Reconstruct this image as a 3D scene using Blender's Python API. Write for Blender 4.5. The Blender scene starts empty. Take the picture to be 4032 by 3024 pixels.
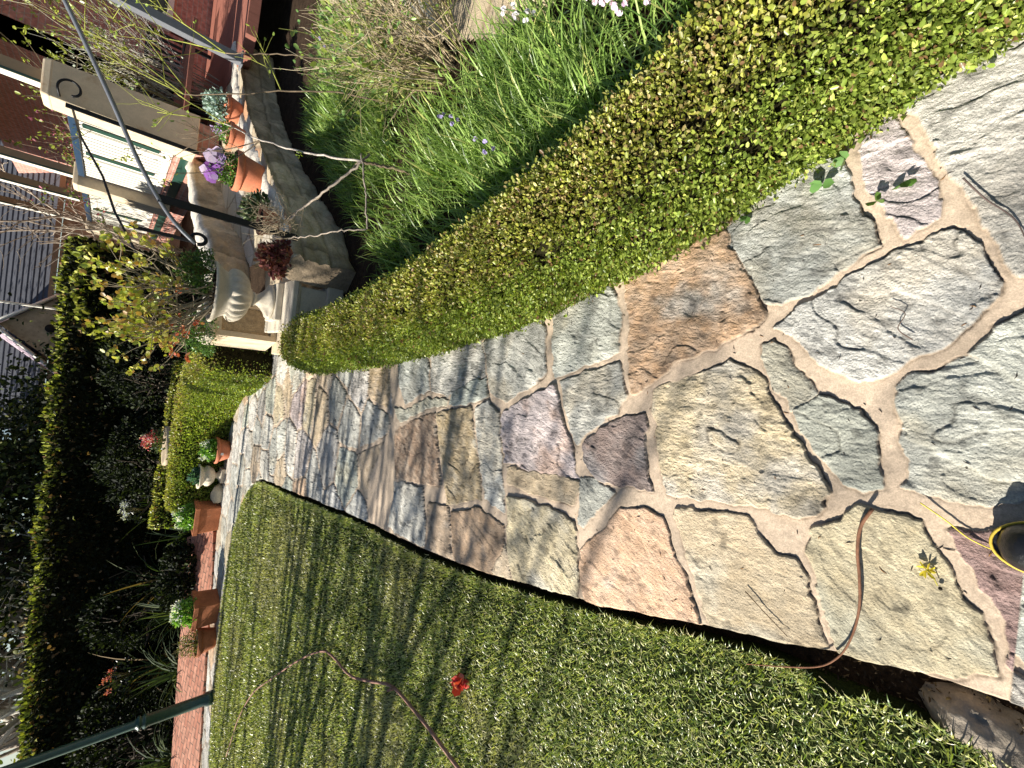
import bpy, math, random
import numpy as np
from mathutils import Matrix, Vector
PI = math.pi; R = math.radians
random.seed(7); rng = np.random.default_rng(7)
sc = bpy.context.scene
col = sc.collection
# ------------------------------------------------------------------ camera
cd = bpy.data.cameras.new('camera'); cam = bpy.data.objects.new('camera', cd); col.objects.link(cam)
cd.sensor_fit = 'HORIZONTAL'; cd.sensor_width = 36.0; cd.lens = 15.0
cd.clip_start = 0.02; cd.clip_end = 500
cam.matrix_world = Matrix(((0.105418, 0.994428, 0.0, 0), (-0.683801, 0.072489, -0.726059, 0), (-0.722014, 0.07654, 0.687632, 1.5), (0, 0, 0, 1)))
sc.camera = cam
# ------------------------------------------------------------------ light
SUN_EL, SUN_AZ = 33.0, 3.0           # azimuth: degrees ahead of due left
w = bpy.data.worlds.new('World'); sc.world = w; w.use_nodes = True
nt = w.node_tree; bgn = nt.nodes['Background']
sky = nt.nodes.new('ShaderNodeTexSky'); sky.sky_type = 'NISHITA'; sky.sun_disc = False
sky.sun_elevation = R(SUN_EL); sky.sun_rotation = R(270 + SUN_AZ); sky.air_density = 1.0; sky.dust_density = 0.6
nt.links.new(sky.outputs[0], bgn.inputs[0]); bgn.inputs[1].default_value = 0.052
sl = bpy.data.lights.new('sun', 'SUN'); sl.energy = 5.0; sl.angle = R(0.53); sl.color = (1.0, 0.94, 0.84)
so = bpy.data.objects.new('sun', sl); col.objects.link(so)
sd = Vector((-math.cos(R(SUN_EL)) * math.cos(R(SUN_AZ)), math.cos(R(SUN_EL)) * math.sin(R(SUN_AZ)), math.sin(R(SUN_EL))))
so.rotation_euler = sd.to_track_quat('Z', 'Y').to_euler()
sc.view_settings.view_transform = 'Standard'; sc.view_settings.look = 'None'
sc.view_settings.exposure = 1.02; sc.view_settings.gamma = 1.0
sc.render.engine = 'CYCLES'
sc.cycles.max_bounces = 8; sc.cycles.transparent_max_bounces = 8

# ------------------------------------------------------------------ helpers
def tag(o, label=None, cat=None, group=None, kind=None):
    if label: o['label'] = label
    if cat: o['category'] = cat
    if group: o['group'] = group
    if kind: o['kind'] = kind
    return o
def empty(name, loc=(0, 0, 0), label=None, cat=None, group=None, rz=0):
    o = bpy.data.objects.new(name, None); col.objects.link(o); o.location = loc; o.rotation_euler = (0, 0, rz)
    o.empty_display_size = 0.1
    return tag(o, label, cat, group)
def hsh(ix, iy, s):
    n = (ix.astype(np.int64) * 374761393 + iy.astype(np.int64) * 668265263 + s * 1442695041) & 0xffffffff
    n = ((n ^ (n >> 13)) * 1274126177) & 0xffffffff
    n = n ^ (n >> 16)
    return (n & 0xffff) / 65535.0
def vnoise(x, y, s=0):
    ix = np.floor(x); iy = np.floor(y); fx = x - ix; fy = y - iy
    fx = fx * fx * (3 - 2 * fx); fy = fy * fy * (3 - 2 * fy)
    a = hsh(ix, iy, s); b = hsh(ix + 1, iy, s); c = hsh(ix, iy + 1, s); d = hsh(ix + 1, iy + 1, s)
    return (a * (1 - fx) + b * fx) * (1 - fy) + (c * (1 - fx) + d * fx) * fy
def fbm(x, y, s=0, o=4):
    t = 0; a = .5; n = 0
    for k in range(o):
        t = t + a * vnoise(x * 2 ** k + 17.3 * k, y * 2 ** k - 9.1 * k, s + k * 13); n += a; a *= .5
    return t / n
def sst(a, b, x):
    t = np.clip((x - a) / (b - a), 0, 1); return t * t * (3 - 2 * t)

class MB:
    """collects geometry; build() links it as ONE mesh object"""
    def __init__(s): s.v = []; s.f = []; s.c = []; s.n = 0; s.smooth = []
    def add(s, v, f, c=(1, 1, 1), smooth=True):
        v = np.asarray(v, float).reshape(-1, 3)
        c = np.asarray(c, float)
        if c.ndim == 1: c = np.tile(c, (len(v), 1))
        if c.shape[1] == 3: c = np.concatenate([c, np.ones((len(c), 1))], 1)
        s.v.append(v); s.c.append(c)
        if isinstance(f, np.ndarray): s.f.append((f + s.n, smooth))
        else:
            by = {}
            for q in f: by.setdefault(len(q), []).append(q)
            for k in by: s.f.append((np.array(by[k], int) + s.n, smooth))
        s.n += len(v); return s
    def box(s, c, d, rz=0, col_=(1, 1, 1), taper=1.0, rx=0, ry=0):
        x, y, z = d[0] / 2, d[1] / 2, d[2] / 2
        v = [(-x, -y, -z), (x, -y, -z), (x, y, -z), (-x, y, -z), (-x * taper, -y * taper, z), (x * taper, -y * taper, z), (x * taper, y * taper, z), (-x * taper, y * taper, z)]
        M = Matrix.Rotation(rz, 3, 'Z') @ Matrix.Rotation(ry, 3, 'Y') @ Matrix.Rotation(rx, 3, 'X')
        v = [M @ Vector(p) + Vector(c) for p in v]
        return s.add([tuple(p) for p in v], [(0, 3, 2, 1), (4, 5, 6, 7), (0, 1, 5, 4), (1, 2, 6, 5), (2, 3, 7, 6), (3, 0, 4, 7)], col_, False)
    def tube(s, pts, rad, n=6, col_=(1, 1, 1), cap=True):
        P = np.array(pts, float); m = len(P)
        r = np.full(m, rad, float) if np.isscalar(rad) else np.array(rad, float)
        T = np.gradient(P, axis=0); T /= np.linalg.norm(T, axis=1)[:, None] + 1e-9
        up = np.array([0, 0, 1.]) if abs(T[0, 2]) < .9 else np.array([1., 0, 0])
        A = np.cross(T[0], up); A /= np.linalg.norm(A)
        V = []
        for i in range(m):
            A = A - T[i] * A.dot(T[i]); A /= np.linalg.norm(A) + 1e-9; B = np.cross(T[i], A)
            a = np.arange(n) * 2 * PI / n
            V.append(P[i] + r[i] * (np.cos(a)[:, None] * A + np.sin(a)[:, None] * B))
        f = []
        for i in range(m - 1):
            for k in range(n):
                f.append((i * n + k, i * n + (k + 1) % n, (i + 1) * n + (k + 1) % n, (i + 1) * n + k))
        if cap: f.append(tuple(range(n - 1, -1, -1))); f.append(tuple((m - 1) * n + k for k in range(n)))
        return s.add(np.concatenate(V), f, col_)
    def lathe(s, prof, c=(0, 0, 0), n=32, col_=(1, 1, 1), flute=None, sq=0):
        V = []; m = len(prof)
        for i, (r, z) in enumerate(prof):
            for k in range(n):
                a = 2 * PI * k / n; rr = r
                if flute: rr = r * (1 + flute(i, a))
                V.append((c[0] + rr * math.cos(a), c[1] + rr * math.sin(a), c[2] + z))
        f = [(i * n + k, i * n + (k + 1) % n, (i + 1) * n + (k + 1) % n, (i + 1) * n + k) for i in range(m - 1) for k in range(n)]
        return s.add(V, f, col_)
    def prism(s, poly, z0, z1, col_=(1, 1, 1)):
        n = len(poly); a = sum(poly[i][0] * poly[(i + 1) % n][1] - poly[(i + 1) % n][0] * poly[i][1] for i in range(n))
        if a < 0: poly = poly[::-1]
        v = [(x, y, z0) for x, y in poly] + [(x, y, z1) for x, y in poly]
        f = [tuple(range(n - 1, -1, -1)), tuple(range(n, 2 * n))] + [(i, (i + 1) % n, n + (i + 1) % n, n + i) for i in range(n)]
        return s.add(v, f, col_, False)
    def build(s, name, mat, parent=None, bevel=0):
        me = bpy.data.meshes.new(name)
        V = np.concatenate(s.v); Cc = np.concatenate(s.c)
        loops = []; starts = []; sm = []; off = 0
        for f, smooth in s.f:
            k = f.shape[1]; loops.append(f.ravel()); starts.append(off + np.arange(len(f)) * k); off += f.size
            sm.append(np.full(len(f), smooth))
        L = np.concatenate(loops).astype(np.int32); St = np.concatenate(starts).astype(np.int32)
        me.vertices.add(len(V)); me.vertices.foreach_set('co', V.astype(np.float32).ravel())
        me.loops.add(len(L)); me.loops.foreach_set('vertex_index', L)
        me.polygons.add(len(St)); me.polygons.foreach_set('loop_start', St)
        me.polygons.foreach_set('use_smooth', np.concatenate(sm))
        at = me.color_attributes.new('col', 'FLOAT_COLOR', 'POINT')
        at.data.foreach_set('color', Cc.astype(np.float32).ravel())
        me.update(calc_edges=True); me.validate()
        me.materials.append(mat)
        o = bpy.data.objects.new(name, me); col.objects.link(o)
        if parent is not None: o.parent = parent
        if bevel:
            b = o.modifiers.new('bevel', 'BEVEL'); b.width = bevel; b.segments = 2; b.limit_method = 'ANGLE'
        return o

def nrm(a): return a / (np.linalg.norm(a, axis=-1, keepdims=True) + 1e-9)
def leaves(mb, P, N, size, cols, spread=0.9, aspect=0.75, fold=.14, up=0.0):
    """one small folded oval leaf per point; N = outward direction"""
    n = len(P); P = np.asarray(P); size = np.broadcast_to(size, (n,))[:, None]
    D = nrm(nrm(N) + rng.normal(0, spread, (n, 3)) + np.array([0, 0, up]))
    A = nrm(np.cross(D, rng.normal(0, 1, (n, 3)))); B = np.cross(A, D)
    tpl = [(0, 0, 0), (.28, .36, 1), (.74, .37, 1), (1, 0, 0), (.74, -.37, 1), (.28, -.36, 1)]
    V = np.stack([P + size * (D * a + A * (b * aspect) + B * (fold * c)) for a, b, c in tpl], 1).reshape(-1, 3)
    i = np.arange(n)[:, None] * 6
    F = np.concatenate([i + np.array([0, 1, 2, 3]), i + np.array([0, 3, 4, 5])])
    mb.add(V, F, np.repeat(cols, 6, axis=0), True)
def blades(mb, P, H, W, cols, lean=.5, seg=3, dirs=None, curl=.6):
    """grass blades / strap leaves, each a tapering bent strip"""
    n = len(P); P = np.asarray(P, float); H = np.broadcast_to(H, (n,)); W = np.broadcast_to(W, (n,))
    a = rng.uniform(0, 2 * PI, n) if dirs is None else dirs
    d = np.stack([np.cos(a), np.sin(a), 0 * a], 1); s_ = rng.uniform(0, PI, n)
    sd_ = np.stack([np.cos(a + PI / 2 + s_ * .3), np.sin(a + PI / 2 + s_ * .3), 0 * a], 1)
    ln = np.abs(rng.normal(lean, lean * .5, n)); ang = ln; pt = P.copy(); rows = []
    for k in range(seg + 1):
        t = k / seg; wd = (W * (1 - t) ** .6 * .5)[:, None] if k < seg else None
        if k < seg: rows += [pt - sd_ * wd, pt + sd_ * wd]
        else: rows += [pt]
        st = (H / seg)[:, None]; pt = pt + st * (d * np.sin(ang)[:, None] + np.array([0, 0, 1.]) * np.cos(ang)[:, None]); ang = ang + curl * ln + .05
    m = 2 * seg + 1; V = np.stack(rows, 1).reshape(-1, 3); i = np.arange(n)[:, None] * m
    cc = np.repeat(cols, m, axis=0)
    if seg > 1:
        F = np.concatenate([i + np.array([2 * k, 2 * k + 1, 2 * k + 3, 2 * k + 2]) for k in range(seg - 1)])
        mb.add(V, F, cc, True); mb.f.append((i + np.array([2 * seg - 2, 2 * seg - 1, 2 * seg]) + mb.n - len(V), True))
    else: mb.add(V, i + np.array([0, 1, 2]), cc, True)
def mixcol(n, pal, wts, jit=.18):
    k = rng.choice(len(pal), n, p=np.array(wts) / sum(wts)); c = np.array(pal)[k]
    return np.clip(c * (1 + rng.normal(0, jit, (n, 1))), .004, 1)

# ------------------------------------------------------------------ materials
def mat(name, base=None, rough=.8, noise=None, bump=None, attr=False, spec=.3, metal=0, trans=0, stain=None, vscale=None):
    """noise=(scale, amount); bump=(scale, strength, distance); stain=(scale, colour, threshold)"""
    m = bpy.data.materials.new(name); m.use_nodes = True; t = m.node_tree; N = t.nodes; Lk = t.links
    b = N['Principled BSDF']; b.inputs['Roughness'].default_value = rough; b.inputs['Metallic'].default_value = metal
    b.inputs['Specular IOR Level'].default_value = spec
    tc = N.new('ShaderNodeTexCoord'); src = tc.outputs['Object']
    if vscale:
        mp = N.new('ShaderNodeMapping'); mp.inputs['Scale'].default_value = vscale; Lk.new(src, mp.inputs[0]); src = mp.outputs[0]
    if attr:
        a = N.new('ShaderNodeAttribute'); a.attribute_name = 'col'; c = a.outputs['Color']
        if base is not None:
            mx = N.new('ShaderNodeMix'); mx.data_type = 'RGBA'; mx.blend_type = 'MULTIPLY'; mx.inputs[0].default_value = 1
            Lk.new(c, mx.inputs[6]); mx.inputs[7].default_value = (*base, 1); c = mx.outputs[2]
    else:
        rgb = N.new('ShaderNodeRGB'); rgb.outputs[0].default_value = (*base, 1); c = rgb.outputs[0]
    if stain:
        ns = N.new('ShaderNodeTexNoise'); ns.inputs['Scale'].default_value = stain[0]; ns.inputs['Detail'].default_value = 6; ns.inputs['Roughness'].default_value = .65; Lk.new(src, ns.inputs[0])
        r = N.new('ShaderNodeMapRange'); r.inputs[1].default_value = stain[2]; r.inputs[2].default_value = stain[2] + .15; Lk.new(ns.outputs[0], r.inputs[0])
        mx = N.new('ShaderNodeMix'); mx.data_type = 'RGBA'; Lk.new(r.outputs[0], mx.inputs[0]); Lk.new(c, mx.inputs[6]); mx.inputs[7].default_value = (*stain[1], 1); c = mx.outputs[2]
    if noise:
        for sc_, am in (noise if isinstance(noise, list) else [noise]):
            n = N.new('ShaderNodeTexNoise'); n.inputs['Scale'].default_value = sc_; n.inputs['Detail'].default_value = 5; n.inputs['Roughness'].default_value = .65; Lk.new(src, n.inputs[0])
            r = N.new('ShaderNodeMapRange'); r.inputs[1].default_value = .3; r.inputs[2].default_value = .7; r.inputs[3].default_value = 1 - am; r.inputs[4].default_value = 1 + am; Lk.new(n.outputs[0], r.inputs[0])
            mx = N.new('ShaderNodeMix'); mx.data_type = 'RGBA'; mx.blend_type = 'MULTIPLY'; mx.inputs[0].default_value = 1
            Lk.new(c, mx.inputs[6]); Lk.new(r.outputs[0], mx.inputs[7]); c = mx.outputs[2]
    Lk.new(c, b.inputs['Base Color'])
    if bump:
        n = N.new('ShaderNodeTexNoise'); n.inputs['Scale'].default_value = bump[0]; n.inputs['Detail'].default_value = 7; n.inputs['Roughness'].default_value = .6; Lk.new(src, n.inputs[0])
        bp = N.new('ShaderNodeBump'); bp.inputs['Strength'].default_value = bump[1]; bp.inputs['Distance'].default_value = bump[2]
        if name == 'path_stone':
            ml = N.new('ShaderNodeMath'); ml.operation = 'MULTIPLY'; ml.inputs[1].default_value = bump[1]; Lk.new(a.outputs['Alpha'], ml.inputs[0]); Lk.new(ml.outputs[0], bp.inputs['Strength'])
        Lk.new(n.outputs[0], bp.inputs['Height']); Lk.new(bp.outputs[0], b.inputs['Normal'])
    if trans:
        tr = N.new('ShaderNodeBsdfTranslucent'); mx2 = N.new('ShaderNodeMixShader'); mx2.inputs[0].default_value = trans
        mg = N.new('ShaderNodeMix'); mg.data_type = 'RGBA'; mg.blend_type = 'MULTIPLY'; mg.inputs[0].default_value = 1; Lk.new(c, mg.inputs[6]); mg.inputs[7].default_value = (1.25, 1.3, .55, 1)
        Lk.new(mg.outputs[2], tr.inputs[0]); Lk.new(b.outputs[0], mx2.inputs[1]); Lk.new(tr.outputs[0], mx2.inputs[2])
        Lk.new(mx2.outputs[0], N['Material Output'].inputs[0])
    return m
def brick_mat(name, c1, c2, mortar, scale=1.0, rot=(PI / 2, 0, 0), bw=.24, rh=.085):
    m = mat(name, c1, .9, bump=(60, .3, .004)); t = m.node_tree; N = t.nodes; Lk = t.links
    b = N['Principled BSDF']; tc = N.new('ShaderNodeTexCoord'); mp = N.new('ShaderNodeMapping'); mp.inputs['Rotation'].default_value = rot
    br = N.new('ShaderNodeTexBrick'); br.inputs['Color1'].default_value = (*c1, 1); br.inputs['Color2'].default_value = (*c2, 1); br.inputs['Mortar'].default_value = (*mortar, 1)
    br.inputs['Scale'].default_value = scale; br.inputs['Brick Width'].default_value = bw; br.inputs['Row Height'].default_value = rh; br.inputs['Mortar Size'].default_value = .006
    Lk.new(tc.outputs['Object'], mp.inputs[0]); Lk.new(mp.outputs[0], br.inputs[0])
    n = N.new('ShaderNodeTexNoise'); n.inputs['Scale'].default_value = 14; n.inputs['Detail'].default_value = 5; Lk.new(tc.outputs['Object'], n.inputs[0])
    r = N.new('ShaderNodeMapRange'); r.inputs[1].default_value = .3; r.inputs[2].default_value = .7; r.inputs[3].default_value = .65; r.inputs[4].default_value = 1.3; Lk.new(n.outputs[0], r.inputs[0])
    mx = N.new('ShaderNodeMix'); mx.data_type = 'RGBA'; mx.blend_type = 'MULTIPLY'; mx.inputs[0].default_value = 1
    Lk.new(br.outputs[0], mx.inputs[6]); Lk.new(r.outputs[0], mx.inputs[7]); Lk.new(mx.outputs[2], b.inputs['Base Color'])
    return m
M = dict(
 stone=mat('path_stone', None, .8, noise=[(260, .26), (70, .16), (12, .08)], bump=(170, 1.0, .007), attr=True, spec=.35),
 leaf=mat('leaf', None, .36, attr=True, spec=.5, trans=.32),
 dleaf=mat('matt_leaf', None, .7, attr=True, spec=.2, trans=.2),
 petal=mat('petal', None, .6, attr=True, spec=.2, trans=.35),
 bark=mat('bark', None, .9, noise=(40, .35), bump=(60, .5, .004), attr=True, spec=.15),
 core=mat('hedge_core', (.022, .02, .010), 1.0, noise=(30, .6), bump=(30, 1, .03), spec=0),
 soil=mat('soil', (.045, .030, .020), 1.0, noise=[(9, .4), (60, .5)], bump=(45, 1, .02), spec=.05),
 turf=mat('turf', (.022, .030, .010), 1.0, noise=[(2.5, .4), (80, .5)], bump=(120, 1, .012), spec=0),
 grass=mat('grass_blade', None, .36, attr=True, spec=.65, trans=.28),
 sand=mat('sandstone', (.44, .36, .25), .9, noise=[(5, .25), (60, .15)], bump=(50, .5, .006), stain=(4.5, (.24, .19, .13), .56), spec=.15),
 rock=mat('rockface_sandstone', None, .95, noise=[(4, .25), (45, .18)], bump=(22, .8, .02), attr=True, spec=.1),
 cream=mat('cream_render', (.58, .48, .34), .85, noise=[(6, .14), (80, .08)], bump=(90, .3, .003), stain=(3, (.36, .25, .15), .55), spec=.2),
 urn=mat('urn_stone', (.56, .50, .40), .8, noise=[(12, .14), (90, .1)], bump=(110, .35, .003), stain=(6, (.33, .28, .20), .6), spec=.2),
 terra=mat('terracotta', (.46, .16, .085), .75, noise=[(9, .2), (70, .12)], bump=(80, .25, .002), stain=(7, (.52, .30, .20), .66), spec=.25),
 terrad=mat('aged_terracotta', (.36, .13, .06), .85, noise=[(7, .3), (50, .18)], bump=(60, .5, .004), stain=(6, (.5, .34, .22), .64), spec=.2),
 iron=mat('black_iron', (.008, .009, .011), .5, noise=(60, .3), spec=.25),
 steel=mat('grey_steel', (.17, .18, .20), .45, noise=(40, .1), spec=.5, metal=.2),
 green=mat('dark_green_paint', (.022, .062, .045), .35, noise=(20, .2), spec=.55),
 blue=mat('navy_paint', (.02, .045, .085), .35, noise=(20, .2), spec=.5),
 white=mat('cream_white_paint', (.72, .69, .60), .5, noise=(15, .07), spec=.4),
 tan=mat('tan_paint_and_shade', (.33, .24, .15), .6, noise=(15, .1), spec=.3),  # gutter paint; on the posts it stands for the near face's shade
 dark=mat('dark_interior', (.02, .017, .016), .7, noise=(8, .4), spec=.2),
 glass=mat('window_glass', (.03, .035, .04), .08, spec=.8),
 roof=None, brick=brick_mat('pink_brick', (.42, .19, .15), (.50, .26, .20), (.40, .33, .28)),
 pav=brick_mat('brick_edging', (.40, .16, .10), (.50, .24, .16), (.10, .07, .05), rot=(0, 0, 0)),
 floor=mat('red_floor_tile', (.30, .12, .085), .6, noise=[(4, .2), (30, .15)], bump=(30, .3, .004), vscale=(14, .8, 1)),
 lilac=mat('pale_lilac_roof_sheet', (.42, .33, .38), .6, noise=(5, .08)),
 leather=mat('black_leather', (.008, .008, .009), .28, bump=(90, .6, .003), spec=.55),
 welt=mat('yellow_welt', (.55, .40, .05), .6, noise=(300, .2)),
 cloth=mat('dark_trouser_cloth', (.03, .032, .04), .9, noise=(60, .3), bump=(200, .3, .002)),
 skin=mat('skin', (.50, .30, .22), .6), hair=mat('dark_hair', (.03, .02, .015), .7),
 label=mat('white_sticker', (.8, .8, .78), .5),
)
def wave_roof():
    m = mat('dark_roof_tile', (.075, .078, .092), .75, noise=[(3, .2), (25, .2)]); t = m.node_tree; N = t.nodes
    return m
M['roof'] = wave_roof()
# ------------------------------------------------------------------ ground
mb = MB(); mb.add([(-90, -40, -.09), (90, -40, -.09), (90, 120, -.09), (-90, 120, -.09)], [(0, 1, 2, 3)])
g = mb.build('ground', M['soil']); tag(g, 'bare soil beneath the garden', 'ground', kind='structure')

def smooth_poly(pts, n):
    P = np.array(pts, float); d = np.r_[0, np.cumsum(np.linalg.norm(np.diff(P, axis=0), axis=1))]
    m = np.gradient(P, d, axis=0); t = np.linspace(0, d[-1], n) if np.isscalar(n) else np.asarray(n) * d[-1]
    k = np.clip(np.searchsorted(d, t) - 1, 0, len(d) - 2); h = (d[k + 1] - d[k])[:, None]; u = ((t - d[k])[:, None]) / h
    return (2 * u**3 - 3 * u**2 + 1) * P[k] + (u**3 - 2 * u**2 + u) * h * m[k] + (-2 * u**3 + 3 * u**2) * P[k + 1] + (u**3 - u**2) * h * m[k + 1]
INNER = [(-.55, -.5), (-.60, .02), (-.63, .14), (-.73, .54), (-.86, 1.04), (-1.05, 2.04), (-1.17, 3.28), (-1.38, 4.9), (-1.46, 5.6), (-1.55, 6.1), (-1.85, 6.62), (-2.5, 7.1), (-3.68, 7.34), (-4.78, 7.36), (-5.9, 7.12), (-7.6, 6.6)]
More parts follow.
